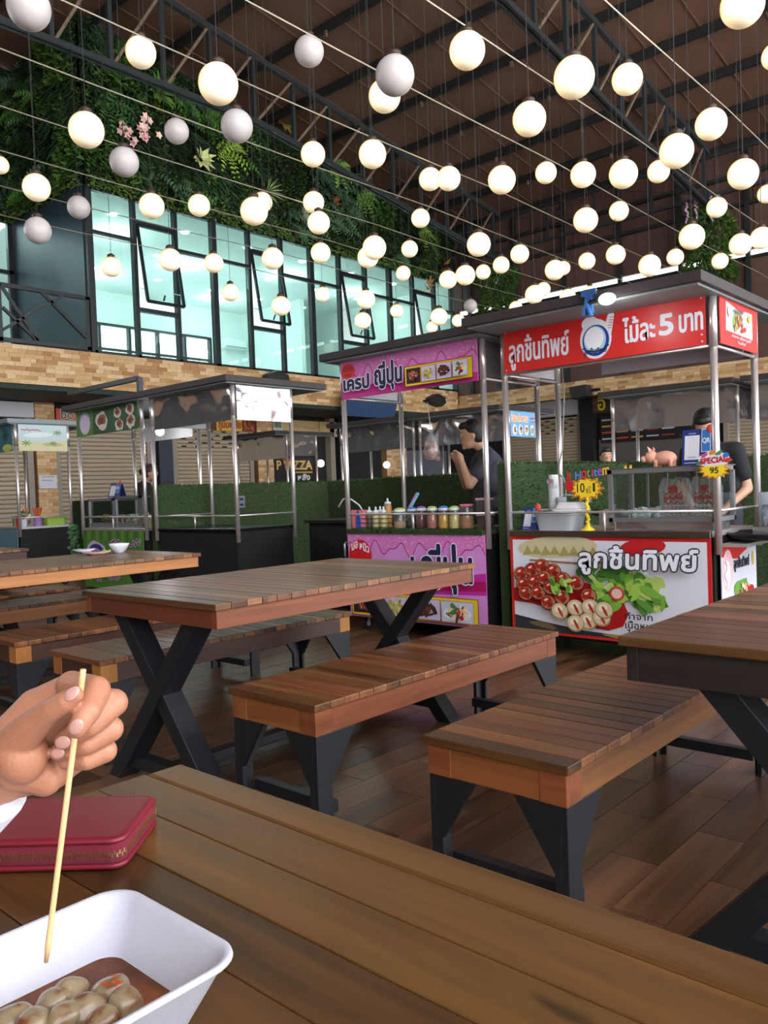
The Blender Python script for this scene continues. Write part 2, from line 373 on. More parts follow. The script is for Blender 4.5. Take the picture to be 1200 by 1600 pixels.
for d, i, j in rest:
    x0, y0 = plank_rect(i, j); m.box(x0+.0015, x0+PLX-.0015, y0+.0015, y0+PLY-.0015, -.006, 0, srgb(*random.choice(((88,60,42),(104,72,50),(76,52,38),(112,80,58),(94,66,48)))))
m.build('plank_field', attrmat('floor_plank_far', .30, .25, 14), floor, kind='stuff')

# ---- roof (drops towards the back wall), purlins
RZ, RS, RX = 8.55, .14, 19.0
def roofz(x): return RZ + RS*(RX-x)
m = MB(); m.prism([(-12, roofz(-12)+.02), (19.6, roofz(19.6)+.02), (19.6, roofz(19.6)+.10), (-12, roofz(-12)+.10)], 'y', -7, 22)
roof = struct(m.build('ceiling', M['roof'], None, origin=(0, 0, 0)))
xs = [19.0-1.37*k for k in range(0, 20)]
for x in xs:
    if x < -8: continue
    m = MB(); m.box(x-.04, x+.04, -6.9, 17, roofz(x)-.15, roofz(x)+.01); p = m.build('purlin', M['purlin'], roof)
    for y in (3.2, 8.4, 10.6):
        if x > 6:
            c = MB(); c.bar((x-.04, y, roofz(x)-.15), (x-.02, y, roofz(x)-.26), .05, .03); c.build('cleat', M['rust'], p)
# thin sheet seams of the roof
for k in range(-6, 17):
    m = MB(); m.bar((2, k+.35, roofz(2)+.012), (19.2, k+.35, roofz(19.2)+.012), .025, .02); m.build('sheet_seam', M['roof'], roof)

# ---- trusses along X under the roof
LOWD = 1.68
def truss(y, n):
    t = thing('roof_truss', n, 'truss', (12, y, 8)); struct(t)
    top = lambda x: roofz(x)-.47; low = lambda x: roofz(x)-LOWD if x > 10.2 else roofz(10.2)-LOWD-.0*(10.2-x)
    xe = 18.15
    m = MB(); m.bar((-6, y, top(-6)), (xe, y, top(xe)), .09, .11); m.build('top_chord', M['truss'], t)
    for dy in (-.05, .05):
        m = MB(); m.bar((-6, y+dy, low(-6)), (10.2, y+dy, low(10.2)), .05, .09); m.bar((10.2, y+dy, low(10.2)), (xe, y+dy, low(xe)), .05, .09); m.build('bottom_chord', M['truss'], t)
    x = 17.9; k = 0
    while x > 0:
        x2 = x-.98
        m = MB(); m.bar((x, y, low(x)), (x, y, top(x)), .07, .07, (1, 0, 0)); m.build('web_post', M['truss'], t)
        m = MB(); m.bar((x2+.05, y, low(x2+.05)+.04), (x-.05, y, top(x)-.05), .045, .045); m.build('web_brace', M['rust'], t)
        x = x2; k += 1
    return t
truss(11.87, 'dark steel roof truss running before the green plant wall')
truss(6.45, 'dark steel roof truss running under the brown roof towards the plant column')
truss(1.05, 'dark steel roof truss at the far right edge of the roof')
# light cross bracing between the two trusses near the back wall
m = MB()
for (a, b) in (((18.3, 11.87, 7.3), (18.3, 9.2, 8.2)), ((18.3, 9.2, 7.3), (18.3, 11.87, 8.2)), ((18.3, 9.2, 7.3), (18.3, 6.45, 8.2)), ((18.3, 6.45, 7.3), (18.3, 9.2, 8.2)), ((18.3, 6.45, 7.2), (18.3, 3.6, 8.2))):
    q = MB(); q.tube([a, b], .012, 5); o = q.build('trim_1', M['truss'], None); struct(o)
for z in (7.25, 8.1):
    o = struct(box('trim_2', M['truss'], None, 18.25, 18.33, -2, 14, z, z+.07))
for y in (13.2, 10.5, 9.2, 7.8, 5.2, 3.6, 2.0):
    struct(box('trim_3', M['truss'], None, 18.27, 18.33, y-.03, y+.03, 7.3, 8.15))

# ---- back wall: brown sheets above, a daylight gap, then the roller-shutter fronts below
wb = struct(box('wall_back', M['back_sheet'], None, 19.0, 19.1, -8, 14.2, 6.14, 8.7, origin=(19.05, 3, 0)))
for k in range(0, 56):
    y = -7.9+k*.4
    box('corrugation', M['back_sheet'], wb, 18.975, 19.0, y, y+.07, 6.14, 8.3)
for y in (13.4, 11.9, 10.4, 8.9, 7.4, 5.9, 4.4, 2.9):
    box('wall_stud', M['purlin'], wb, 18.88, 18.975, y-.05, y+.05, 3.75, 8.3)
for z in (7.1, 7.75):
    box('wall_girt', M['purlin'], wb, 18.86, 18.97, -8, 14, z, z+.08)
box('lower_sheet', M['back_sheet'], wb, 19.02, 19.1, -8, 14.12, 3.75, 6.0)
box('strip_rail', M['purlin'], wb, 18.95, 19.1, -8, 14, 5.94, 6.0)
# band of mosaic bricks on the back wall
BRC = [(216,180,136), (206,168,120), (224,190,148), (198,156,110), (186,142,100), (210,174,128), (226,196,156), (176,130,90)]
def brick_rows(z0, z1, h): 
    n = int((z1-z0)/h); return [(z0+k*(z1-z0)/n, (z1-z0)/n) for k in range(n)]
band_b = struct(box('wall_band_back', M['grout'], None, 19.0, 19.3, -8, 14, 3.34, 3.74, origin=(19, 3, 3.34)))
m = MB(); rb = random.Random(3)
for z, h in brick_rows(3.34, 3.74, .066):
    y = -2+rb.random()*.2
    while y < 13.9:
        w = rb.choice((.14, .2, .26, .32)); m.box(18.985-rb.random()*.008, 19.0, y+.002, min(y+w, 14)-.002, z+.0015, z+h-.0015, srgb(*rb.choice(BRC))); y += w
m.build('brick_field', M['brick'], band_b, kind='stuff')

# ---- left mezzanine: brick band, slab, soffit
band = struct(box('wall_band_left', M['grout'], None, -4, 19.0, 14.0, 14.3, 3.21, 3.88, origin=(7, 14, 3.21)))
bm_ = {}
def brick_mesh(w, h, ci):
    key = (w, round(h, 4), ci)
    if key not in bm_:
        q = MB(); q.box(.002, w-.002, -.014, 0, .0015, h-.0015, srgb(*BRC[ci])); o = q.build('brick', M['brick'], None, origin=(0, 0, 0)); bm_[key] = o.data; bpy.data.objects.remove(o)
    return bm_[key]
lay = []
for z, h in brick_rows(3.21, 3.88, .067):
    x = 2.2+rb.random()*.3
    while x < 19.0:
        w = rb.choice((.16, .22, .28, .34)); w = min(w, 19.0-x)
        if w > .05: lay.append((x, z, w, h, rb.randrange(len(BRC)), rb.random()*.01))
        x += w
vis = sorted([b for b in lay if b[0] > 5.9]); near = vis[:300]; nid = set(id(b) for b in near)
for (x, z, w, h, ci, dy) in near: inst('brick', brick_mesh(w, h, ci), (x, 14.0-dy+.004, z), band)
m = MB()
for b in lay:
    if id(b) in nid: continue
    x, z, w, h, ci, dy = b; m.box(x+.002, x+w-.002, 13.99-dy, 14.0, z+.0015, z+h-.0015, srgb(*BRC[ci]))
m.build('brick_field', M['brick'], band, kind='stuff')
struct(box('wall_soffit_left', M['soffit'], None, -4, 20.8, 14.0, 15.8, 3.12, 3.2))
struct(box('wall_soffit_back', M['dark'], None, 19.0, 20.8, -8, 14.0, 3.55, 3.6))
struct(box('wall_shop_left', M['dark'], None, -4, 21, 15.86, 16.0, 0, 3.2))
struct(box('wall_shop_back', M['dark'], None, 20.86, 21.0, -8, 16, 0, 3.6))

# ---- roller shutters
dn = [0]
def shutter(axis, a0, a1, z1, fix, slots=False):
    dn[0] += 1; L = a1-a0; c = (a0+a1)/2
    root = bpy.data.objects.new('door_%d' % dn[0], None); w = (c, fix, 0) if axis == 'x' else (fix, c, 0); link(root, None, w); struct(root); root['label'] = 'beige roller shutter closed over a shop front'
    h = .088; n = int((z1-.3)/h)+1
    key = ('slat', axis, round(L, 3))
    if key not in bm_:
        prof = [(0, .0), (-.022, .018), (-.026, .044), (-.022, .070), (0, h-.004)]
        q = MB()
        if axis == 'x': q.prism([(p[0], p[1]) for p in prof], 'x', -L/2, L/2)
        else: q.prism([(p[0], p[1]) for p in prof], 'y', -L/2, L/2)
        o = q.build('slat', M['shutter'], None, origin=(0, 0, 0)); bm_[key] = o.data; bpy.data.objects.remove(o)
    for k in range(n): inst('slat', bm_[key], (w[0], w[1], z1-(k+1)*h), root)
    for s in (-1, 1):
        q = MB()
        if axis == 'x': q.box(c+s*L/2-.06, c+s*L/2+.06, fix-.06, fix+.02, 0, z1+.1)
        else: q.box(fix-.06, fix+.02, c+s*L/2-.06, c+s*L/2+.06, 0, z1+.1)
        q.build('guide_rail', M['shutter_rail'], root)
    if slots:
        q = MB()
        for r in range(5):
            zz = z1-h*(r+.6)-.02
            k = 0
            while (k+1)*.38 < L:
                a = a0+.2+k*.38+(.19 if r % 2 else 0)
                if a+.12 < a1:
                    if axis == 'x': q.box(a, a+.13, fix-.032, fix-.02, zz, zz+.03)
                    else: q.box(fix-.032, fix-.02, a, a+.13, zz, zz+.03)
                k += 1
        q.build('vent_slots', M['slot_black'], root, kind='stuff')
    return root
shutter('x', 4.6, 7.3, 2.72, 15.8); shutter('x', 7.85, 9.95, 2.72, 15.8); shutter('x', 10.6, 12.8, 2.72, 15.8, True)
shutter('y', 11.1, 13.6, 3.0, 20.8, True); shutter('y', 4.2, 7.1, 3.0, 20.8)
def pier(name, x0, x1, y0, y1, z1):
    p = struct(box(name, M['grout'], None, x0, x1, y0, y1, 0, z1)); q = MB(); r = random.Random(int(x0*100+y0))
    z = .8
    while z < z1-.05:
        a = y0 if (x1-x0) < .2 else x0; e = y1 if (x1-x0) < .2 else x1
        while a < e-.02:
            w = min(r.choice((.14, .2, .26)), e-a)
            if (x1-x0) < .2: q.box(x0-.012, x0, a+.002, a+w-.002, z+.0015, z+.065, srgb(*r.choice(BRC[:6])))
            else: q.box(a+.002, a+w-.002, y0-.012, y0, z+.0015, z+.065, srgb(*r.choice(BRC[:6])))
            a += w
        z += .067
    q.build('brick_field', M['brick'], p, kind='stuff'); return p
pier('wall_pier_1', 7.38, 7.78, 15.66, 15.86, 3.12)
pier('wall_pier_2', 12.92, 13.42, 15.66, 15.86, 3.12)
pier('wall_pier_3', 17.7, 18.6, 15.66, 15.86, 3.12)
struct(box('trim_4', M['navy'], None, 10.1, 10.45, 15.6, 15.86, 0, 3.12))
struct(box('trim_5', M['shutter_rail'], None, 15.45, 15.62, 15.66, 15.86, 0, 3.12))
struct(box('trim_6', M['dark'], None, 15.72, 15.86, 15.6, 15.86, 0, 3.12))
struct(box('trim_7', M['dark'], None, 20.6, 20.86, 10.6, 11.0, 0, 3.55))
# grey interior of the open shop fronts
struct(box('wall_shop_grey', flat('grey_shop_wall', (104, 106, 116), .5, noise_amt=.1), None, 18.7, 20.7, 15.76, 15.84, 0, 2.3))
struct(box('wall_shop_steel', steel('shop_steel', (150, 150, 156), .35), None, 20.72, 20.8, 8.0, 10.5, 0, 2.3))

# ---- glazed office above the band
WX0, WP, WN, WY = 7.80, .937, 12, 14.05
def pane(parent, x0, x1, z0, z1, y=WY):
    return box('pane', M['glass'], parent, x0, x1, y-.004, y+.004, z0, z1)
for i in range(WN):
    x0 = WX0+i*WP; x1 = x0+WP; opening = i in (1, 4, 7, 10)
    w = bpy.data.objects.new('window_%d' % (i+1), None); link(w, None, ((x0+x1)/2, WY, 3.9)); struct(w)
    tw = .075 if i % 3 else .12
    box('mullion', M['frame'], w, x0-tw/2, x0+tw/2, WY-.06, WY+.06, 3.88, 6.96)
    box('head_rail', M['frame'], w, x0, x1, WY-.05, WY+.05, 6.90, 6.98)
    box('sill_rail', M['frame'], w, x0, x1, WY-.06, WY+.06, 3.86, 3.93)
    if not opening:
        box('transom', M['frame'], w, x0, x1, WY-.04, WY+.04, 6.11, 6.17)
        pane(w, x0+.04, x1-.04, 6.17, 6.90); pane(w, x0+.04, x1-.04, 3.93, 6.11)
    else:
        box('transom', M['frame'], w, x0, x1, WY-.05, WY+.05, 6.46, 6.54); box('transom', M['frame'], w, x0, x1, WY-.05, WY+.05, 4.78, 4.86)
        pane(w, x0+.04, x1-.04, 6.54, 6.90); pane(w, x0+.04, x1-.04, 3.93, 4.78)
        # top-hung sash swung out at the bottom
        zt, zb, yo = 6.45, 4.93, WY-.05; d = Vector((0, -.26, -1.5)).normalized(); Ls = 1.54; n = Vector((0, 1, 0)).cross(Vector((1, 0, 0)))
        a = Vector((x0+.06, yo, zt)); b = Vector((x1-.06, yo, zt)); q = MB()
        nn = d.cross(Vector((1, 0, 0))).normalized()
        q.bar(a, a+d*Ls, .05, .05, nn); q.bar(b, b+d*Ls, .05, .05, nn); q.bar(a, b, .05, .06, nn); q.bar(a+d*Ls, b+d*Ls, .05, .05, nn)
        s = q.build('sash', M['frame'], w)
        q = MB(); q.obox((a+b)/2+d*Ls/2, (b-a)/2, d*Ls/2, nn*.004); q.build('pane', M['glass'], s)
        q = MB(); q.bar((x0+.10, WY, 5.25), a+d*(Ls*.85), .015, .015); q.bar((x1-.10, WY, 5.25), b+d*(Ls*.85), .015, .015); q.build('stay', M['steel'], s)
        q = MB(); q.bar((x0+.45, yo-.2, 5.0), (x0+.45, yo-.26, 5.1), .02, .03); q.build('handle', M['frame'], s)
o = struct(box('trim_8', M['frame'], None, WX0+WN*WP-.05, WX0+WN*WP+.15, WY-.08, WY+.1, 3.88, 6.98))
# office shell: floor, ceiling, far wall with a strip of windows, end walls
struct(box('wall_office_floor', M['white_wall'], None, 7.9, 19.2, 14.3, 21, 3.6, 3.86))
oc = struct(box('ceiling_office', M['white_wall'], None, 7.9, 19.2, 14.15, 21.2, 7.0, 7.1))
struct(box('wall_office_end', M['white_wall'], None, 19.1, 19.2, 14.15, 21.2, 3.86, 7.0))
struct(box('wall_office_partition', M['white_wall'], None, 16.9, 17.05, 18.2, 21, 3.86, 7.0))
struct(box('wall_office_side', M['white_wall'], None, 7.86, 7.92, 14.2, 21.2, 3.86, 7.0))
for nm, (x0, x1, z0, z1) in {'a': (7.9, 10.9, 3.86, 7.0), 'b': (10.9, 15.6, 6.1, 7.0), 'c': (10.9, 15.6, 3.86, 4.55), 'd': (15.6, 19.2, 3.86, 7.0)}.items():
    struct(box('wall_office_far', M['white_wall'], None, x0, x1, 21, 21.15, z0, z1))
fw = bpy.data.objects.new('window_13', None); link(fw, None, (13.2, 21, 4.55)); struct(fw)
for k in range(6): box('mullion', M['frame'], fw, 10.9+k*.94-.04, 10.9+k*.94+.04, 20.96, 21.1, 4.55, 6.1)
for z in (4.55, 5.35, 6.04): box('transom', M['frame'], fw, 10.9, 15.6, 20.97, 21.08, z, z+.07)
for k in range(5): box('pane', M['clear_glass'], fw, 10.94+k*.94, 11.80+k*.94, 21.03, 21.04, 4.6, 6.05)
M['downlight'] = glow('downlight_glow', (255, 255, 255), 14)
for ix in range(6):
    for iy in range(3):
        q = MB(); q.lathe([(.09, 0), (.09, .02)], (9.0+ix*1.75+(iy % 2)*.5, 15.2+iy*1.9, 6.98), 12); q.build('downlight', M['downlight'], oc)
for x, y in ((9.6, 16.2), (12.2, 17.4), (14.8, 16.4), (17.6, 16.6), (11, 19.4), (15, 19.6)):
    l = bpy.data.lights.new('office_lamp', 'POINT'); l.energy = 52; l.color = (.93, 1, .98); l.shadow_soft_size = .25
    lo = bpy.data.objects.new('office_lamp', l); lo.location = (x, y, 6.6); COL.objects.link(lo)
# ---- balcony recess left of the glazing
struct(box('wall_recess_side', M['navy'], None, 7.72, 7.80, 14.1, 17.0, 3.86, 7.0))
struct(box('wall_recess_floor', M['soffit'], None, -4, 7.8, 14.0, 17.0, 3.6, 3.88))
rw = bpy.data.objects.new('window_14', None); link(rw, None, (6.2, 17, 3.9)); struct(rw)
for x in (2.8, 4.2, 5.6, 6.75, 7.66): box('mullion', M['frame'], rw, x-.05, x+.05, 16.95, 17.05, 3.88, 7.0)
for z in (3.88, 5.9, 6.95): box('transom', M['frame'], rw, 2.8, 7.7, 16.95, 17.05, z, z+.07)
for a, b in ((2.85, 4.15), (4.25, 5.55), (5.65, 6.7), (6.8, 7.6)):
    box('pane', M['glass'], rw, a, b, 16.99, 17.0, 3.95, 5.9); box('pane', M['glass'], rw, a, b, 16.99, 17.0, 5.97, 6.95)
struct(box('wall_recess_room', M['white_wall'], None, 2, 7.8, 19.5, 19.6, 3.8, 7.2))
l = bpy.data.lights.new('recess_lamp', 'POINT'); l.energy = 26; l.color = (.93, 1, .98); l.shadow_soft_size = .25; lo = bpy.data.objects.new('recess_lamp', l); lo.location = (6, 18.2, 6.3); COL.objects.link(lo)
rail = thing('balcony_railing', 'dark steel balcony railing with crossed bars at the left of the office glass', 'railing', (5.9, 14.05, 3.88))
for z in (3.95, 4.88):
    q = MB(); q.bar((2.5, 14.05, z), (7.74, 14.05, z), .06, .07); q.build('rail', M['frame'], rail)
for x in (2.6, 4.35, 6.1, 7.70): box('post', M['frame'], rail, x-.035, x+.035, 14.02, 14.08, 3.88, 4.9)
for a, b in (((4.4, 3.98), (6.05, 4.86)), ((4.4, 4.86), (6.05, 3.98)), ((6.15, 4.86), (6.75, 3.98)), ((6.15, 4.12), (7.25, 4.86)), ((6.85, 4.86), (7.66, 4.15)), ((6.15, 4.5), (6.75, 3.98))):
    q = MB(); q.bar((a[0], 14.05, a[1]), (b[0], 14.05, b[1]), .05, .05, (0, 1, 0)); q.build('cross_bar', M['frame'], rail)
# walls that close the hall behind and to the left of the camera (out of frame)
struct(box('wall_front', flat('beige_wall', (150, 134, 114), .8), None, -12.2, -12, -7, 22, 0, roofz(-12)))  # unseen, added to darken the hall from this side
struct(box('wall_left', M['back_sheet'], None, -12, -4, 15.86, 16, 0, 9.0))
# ---- plant-wall backing
M['leafwall'] = flat('plant_wall_felt', (20, 32, 20), .95)
def gable(name, x0, x1, y0, y1):
    q = MB(); q.prism([(x0, 6.98), (x1, 6.98), (x1, roofz(x1)), (x0, roofz(x0))], 'y', y0, y1); return struct(q.build(name, M['leafwall'], None))
gable('wall_plants_a', 7.8, 19.0, 14.06, 14.16)
q = MB(); q.box(7.80, 7.9, 14.1, 17.0, 7.0, roofz(7.8)); struct(q.build('wall_plants_b', M['leafwall'], None))
gable('wall_plants_c', -4, 7.85, 16.96, 17.06)
# ================================================================== plant wall
M['leaf'] = attrmat('artificial_leaf', .55, .18, 9, .35)
rl = random.Random(11)
def jit(c, a=.18):
    k = 1.35*(1+rl.uniform(-a, a)); return tuple(max(0, v*k*(1+rl.uniform(-.06, .06))) for v in c)
def leaf(m, p, d, n, L, W, col, fold=.25):
    """pointed leaf from p along d, face normal n."""
    d = d.normalized(); s = d.cross(n)
    if s.length < 1e-3: return
    s.normalize(); n = s.cross(d)
    a = p+d*L*.45+s*W/2+n*fold*W; b = p+d*L*.45-s*W/2+n*fold*W
    m.add([p, a, p+d*L-n*L*.08, b], [(0, 1, 2), (0, 2, 3)], col)
def frond(m, p, d, n, L, W, col, k=7, droop=.35):
    d = d.normalized(); s = d.cross(n).normalized(); pts = []
    for i in range(k+1):
        t = i/k; pts.append(p+d*L*t+Vector((0, 0, -1))*droop*L*t*t+n*.12*L*math.sin(t*math.pi))
    for i in range(k):
        t = (i+.5)/k; w = W*math.sin(math.pi*min(1, t*.85+.15))**.7; c = jit(col, .12); a = (pts[i]+pts[i+1])/2; dd = (pts[i+1]-pts[i]).normalized()
        for sg in (-1, 1):
            e = a+s*sg*w+dd*w*.35; h = dd*L/k*.42
            m.add([a-h, e-h*.3, e+h*.3, a+h], [(0, 1, 2, 3)], c)
PAL = [srgb(40,66,28), srgb(58,92,36), srgb(30,52,26), srgb(72,104,44), srgb(46,76,48), srgb(88,112,52), srgb(60,84,62)]
def plant_panel(name, origin, U, V, Nn, ulen, vtop, dens, label):
    """origin at the lower left; U along the wall, V up, Nn out; vtop(u) gives the height."""
    m = MB(); U, V, Nn = Vector(U), Vector(V), Vector(Nn); O = Vector(origin)
    hmax = max(vtop(0), vtop(ulen)); n = int(ulen*hmax*dens)
    for _ in range(n):
        u = rl.random()*ulen; v = rl.random()*hmax
        if v > vtop(u)-.02: continue
        P = O+U*u+V*v; k = noise.noise(Vector((u*.55, v*.75, 3.1)))+.35*noise.noise(Vector((u*2.1, v*2.1, 9))); k2 = noise.noise(Vector((u*.8+20, v*.8, 1.7)))
        P = P+Nn*(.02+.16*max(0, .5+k2)*rl.random())
        if v < .22+.14*noise.noise(Vector((u*1.5, 0, 0))):      # trailing box-leaf fringe along the windows
            leaf(m, P+Nn*.06, U*rl.uniform(-1, 1)+V*rl.uniform(-1.2, .2)+Nn*.7, Nn+V*.4, .10, .06, jit(srgb(74,100,42), .3)); continue
        if k > .28:
            leaf(m, P, U*rl.uniform(-1, 1)+V*rl.uniform(-1, .6)+Nn*.8, Nn+V*.6, rl.uniform(.12, .2), .09, jit(PAL[1+int(k2 > .1)*2], .25))
        elif k > .02:
            leaf(m, P, U*rl.uniform(-.8, .8)-V*rl.uniform(.3, 1)+Nn*.5, Nn+V*.3, rl.uniform(.18, .32), .035, jit(PAL[2 if k2 < 0 else 4], .25))
        elif k > -.25:
            leaf(m, P, U*rl.uniform(-1, 1)+V*rl.uniform(-1, 1)+Nn*.9, Nn+V*.5, rl.uniform(.06, .11), .06, jit(PAL[0 if k2 < .15 else 3], .3))
        elif rl.random() < .22:
            frond(m, P, U*rl.uniform(-1, 1)-V*rl.uniform(0, .6)+Nn*.7, Nn, rl.uniform(.3, .5), .08, jit(PAL[1 if k2 > 0 else 6], .2))
        else:
            leaf(m, P, U*rl.uniform(-1, 1)+V*rl.uniform(-1, 1)+Nn, Nn+V*.5, rl.uniform(.09, .15), .08, jit(PAL[6 if k2 > 0 else 0], .25))
    o = m.build(name, M['leaf'], None, fix=False, kind='stuff'); tag(o, label, 'foliage'); return o
plant_panel('foliage', (7.8, 14.06, 6.9), (1, 0, 0), (0, 0, 1), (0, -1, 0), 11.2, lambda u: roofz(7.8+u)-6.95, 560, 'dense artificial green foliage covering the wall above the office glass')
plant_panel('foliage', (7.8, 14.0, 6.95), (0, 1, 0), (0, 0, 1), (-1, 0, 0), 3.0, lambda u: roofz(7.8)-7.0, 420, 'dark green foliage on the side wall above the navy recess')
plant_panel('foliage', (2.5, 16.96, 6.95), (1, 0, 0), (0, 0, 1), (0, -1, 0), 5.3, lambda u: roofz(2.5+u)-7.0, 420, 'dark green foliage on the back of the recess at the far left')
# individual plants that stand out of the wall
fr_mesh = {}
def plant(kind, px, py, label, cat='plant', n=9, L=.4, col=(80,120,50), y=13.86, W=.09):
    p = on(px, py, 'y', y); t = thing(kind, label, cat, p)
    for i in range(n):
        a = 2*math.pi*i/n+rl.uniform(-.2, .2); m = MB(); d = Vector((math.cos(a), -.75, math.sin(a)*.8-.15)); nn = Vector((0, -1, .35))
        c = jit(srgb(*col), .2)
        if kind == 'fern': frond(m, p, d, nn, L*rl.uniform(.8, 1.1), W, c, 8, .45); nm = 'frond'
        elif kind == 'orchid':
            q = p+Vector((rl.uniform(-.28, .28), -.08-rl.random()*.1, rl.uniform(-.2, .2))); nm = 'flower'
            for k in range(5):
                b = 2*math.pi*k/5; leaf(m, q, Vector((math.cos(b), -.3, math.sin(b))), Vector((0, -1, 0)), .085, .07, c)
        else: leaf(m, p+d*.04, d, nn, L*rl.uniform(.8, 1.1), L*W*4, c, .12); nm = 'leaf'
        m.build(nm, M['leaf'], t, fix=False)
    return t
plant('broadleaf_plant', 245, 145, 'bright green plant with large leaves on the wall below the left truss', n=11, L=.42, col=(92,130,58), W=.09)
plant('fern', 165, 165, 'long drooping dark fern left of the bright broadleaf plant', n=10, L=.55, col=(52,84,44))
plant('orchid', 203, 215, 'pink orchid cluster left of the unlit globes', n=13, col=(216,176,178))
plant('orchid', 228, 205, 'small pale pink orchid spray right of the larger pink cluster', n=7, col=(226,196,190))
plant('caladium', 312, 250, 'pale cream caladium on the green plant wall', n=10, L=.3, col=(186,190,138), W=.11)
plant('fern', 348, 238, 'yellow green fern right of the cream caladium', n=11, L=.55, col=(112,140,56))
plant('fern', 520, 265, 'bright green fern below the left truss, upper of the middle pair', n=11, L=.5, col=(100,136,56))
plant('fern', 560, 310, 'bright green fern, lower of the middle pair', n=11, L=.55, col=(86,120,52))
plant('silver_plant', 470, 335, 'silvery speckled plant among dark leaves', n=14, L=.22, col=(128,134,112), W=.12)
plant('yellow_plant', 380, 95, 'yellow tinted leafy plant under the roof by the left truss', n=10, L=.34, col=(150,132,50), W=.1)
plant('yellow_plant', 440, 190, 'yellow green leafy plant just under the sloping truss', n=10, L=.36, col=(128,122,44), W=.1)
plant('copper_plant', 518, 318, 'rust coloured leaf cluster between the ferns', n=9, L=.26, col=(122,76,44), W=.1)
plant('copper_plant', 690, 420, 'orange brown leaf cluster near the right end of the plant wall', n=10, L=.32, col=(150,100,56), W=.1)
plant('copper_plant', 665, 445, 'small brown leaf cluster above the last windows', n=8, L=.26, col=(140,104,60), W=.1)
plant('fern', 655, 365, 'light green fern at the right part of the plant wall', n=9, L=.45, col=(96,124,56))
plant('spider_plant', 415, 300, 'thin leaved grassy plant beside the paired globes', n=16, L=.4, col=(112,130,84), W=.03)
# leaf-clad columns where the trusses come down
def plant_column(x, y, z0, z1, r, label):
    t = thing('plant_column', label, 'column', (x, y, z0))
    box('post', M['truss'], t, x-.08, x+.08, y-.08, y+.08, 3.7, z1+.4)
    m = MB()
    for _ in range(2600):
        a = rl.random()*2*math.pi; z = rl.uniform(z0, z1); k = 1+.25*math.sin(z*7+y); p = Vector((x+math.cos(a)*r*.75*k, y+math.sin(a)*r*k, z)); d = Vector((math.cos(a), math.sin(a), rl.uniform(-1.2, .5)))
        leaf(m, p, d, Vector((math.cos(a), math.sin(a), .5)), rl.uniform(.09, .18), .06, jit(PAL[rl.choice((1, 3, 5, 0))], .25))
    m.build('foliage', M['leaf'], t, fix=False, kind='stuff')
    m = MB()
    for s in (-.22, .1, .3):
        for k in range(18):
            p = Vector((x-.34, y+s+rl.uniform(-.03, .03), z1-.4+k*.03)); m.ball(p, .022, n=5, m=4, col=jit(srgb(178,140,176), .15))
    m.build('flower_spike', M['leaf'], t, fix=False)
plant_column(18.15, 6.5, 5.4, 7.0, .42, 'leafy wrapped column with pink flowers behind the red stall')
plant_column(18.15, 11.95, 5.5, 6.75, .42, 'leafy wrapped column between the purple and the red stall roofs')
# ================================================================== globe lamps and their cables
GD = .28
def globe_mat(name, strength):
    """Opal globe with a lamp inside: it shines most at the middle height and less round the cap."""
    m, N, L, B = newmat(name); tc = N.new('ShaderNodeTexCoord'); sp = N.new('ShaderNodeSeparateXYZ'); L.new(tc.outputs['Object'], sp.inputs[0])
    rp = N.new('ShaderNodeValToRGB'); mr = N.new('ShaderNodeMapRange'); mr.inputs[1].default_value = -.14; mr.inputs[2].default_value = .14; L.new(sp.outputs['Z'], mr.inputs[0]); L.new(mr.outputs[0], rp.inputs[0])
    e = rp.color_ramp.elements; e[0].position = 0; e[0].color = (.30, .25, .16, 1); e[1].position = 1; e[1].color = (.42, .27, .11, 1)
    for p, c in ((.06, (.50, .39, .24, 1)), (.22, (.98, .79, .52, 1)), (.5, (1, .86, .61, 1)), (.8, (.92, .66, .38, 1)), (.93, (.6, .4, .2, 1))):
        q = rp.color_ramp.elements.new(p); q.color = c
    lw = N.new('ShaderNodeLayerWeight'); lw.inputs[0].default_value = .5; cr = N.new('ShaderNodeValToRGB'); L.new(lw.outputs['Facing'], cr.inputs[0])  # dimmer, warmer rim put into the glow colour by viewing angle
    e = cr.color_ramp.elements; e[0].position = .15; e[0].color = (1, 1, 1, 1); e[1].position = 1; e[1].color = (.42, .27, .13, 1); q = cr.color_ramp.elements.new(.6); q.color = (.82, .68, .46, 1)
    mx = N.new('ShaderNodeMix'); mx.data_type = 'RGBA'; mx.blend_type = 'MULTIPLY'; mx.inputs[0].default_value = 1; L.new(rp.outputs[0], mx.inputs[6]); L.new(cr.outputs[0], mx.inputs[7])
    L.new(mx.outputs[2], B.inputs['Emission Color']); B.inputs['Emission Strength'].default_value = strength
    B.inputs['Base Color'].default_value = (.8, .76, .7, 1); B.inputs['Roughness'].default_value = .35; return m
M['globe_on'] = globe_mat('opal_globe_lit', 1.1)
M['globe_bright'] = globe_mat('opal_globe_lit_bright', 1.5)
M['globe_off'] = flat('opal_globe_unlit', (206, 200, 202), .4, noise_amt=.05)
M['cap'] = flat('globe_cap', (58, 44, 36), .5)
M['cord'] = flat('black_cord', (44, 42, 40), .7)
M['cable'] = steel('steel_cable', (225, 220, 205), .45)
# cables one metre apart
for k, nm in zip(range(3, 12), ('nearest', 'second', 'third', 'fourth', 'fifth', 'sixth', 'seventh', 'eighth', 'ninth')):
    q = MB(); y = k-.02; pts = [(-6+i*1.25, y, 5.03-.04*math.sin((i % 6)/6*math.pi)) for i in range(21)]
    q.tube(pts, .0065, 5); tag(q.build('cable', M['cable'], None), f'thin pale steel cable under the roof, {nm} from the red stall side', 'cable', 'cables carrying the globe lamps')
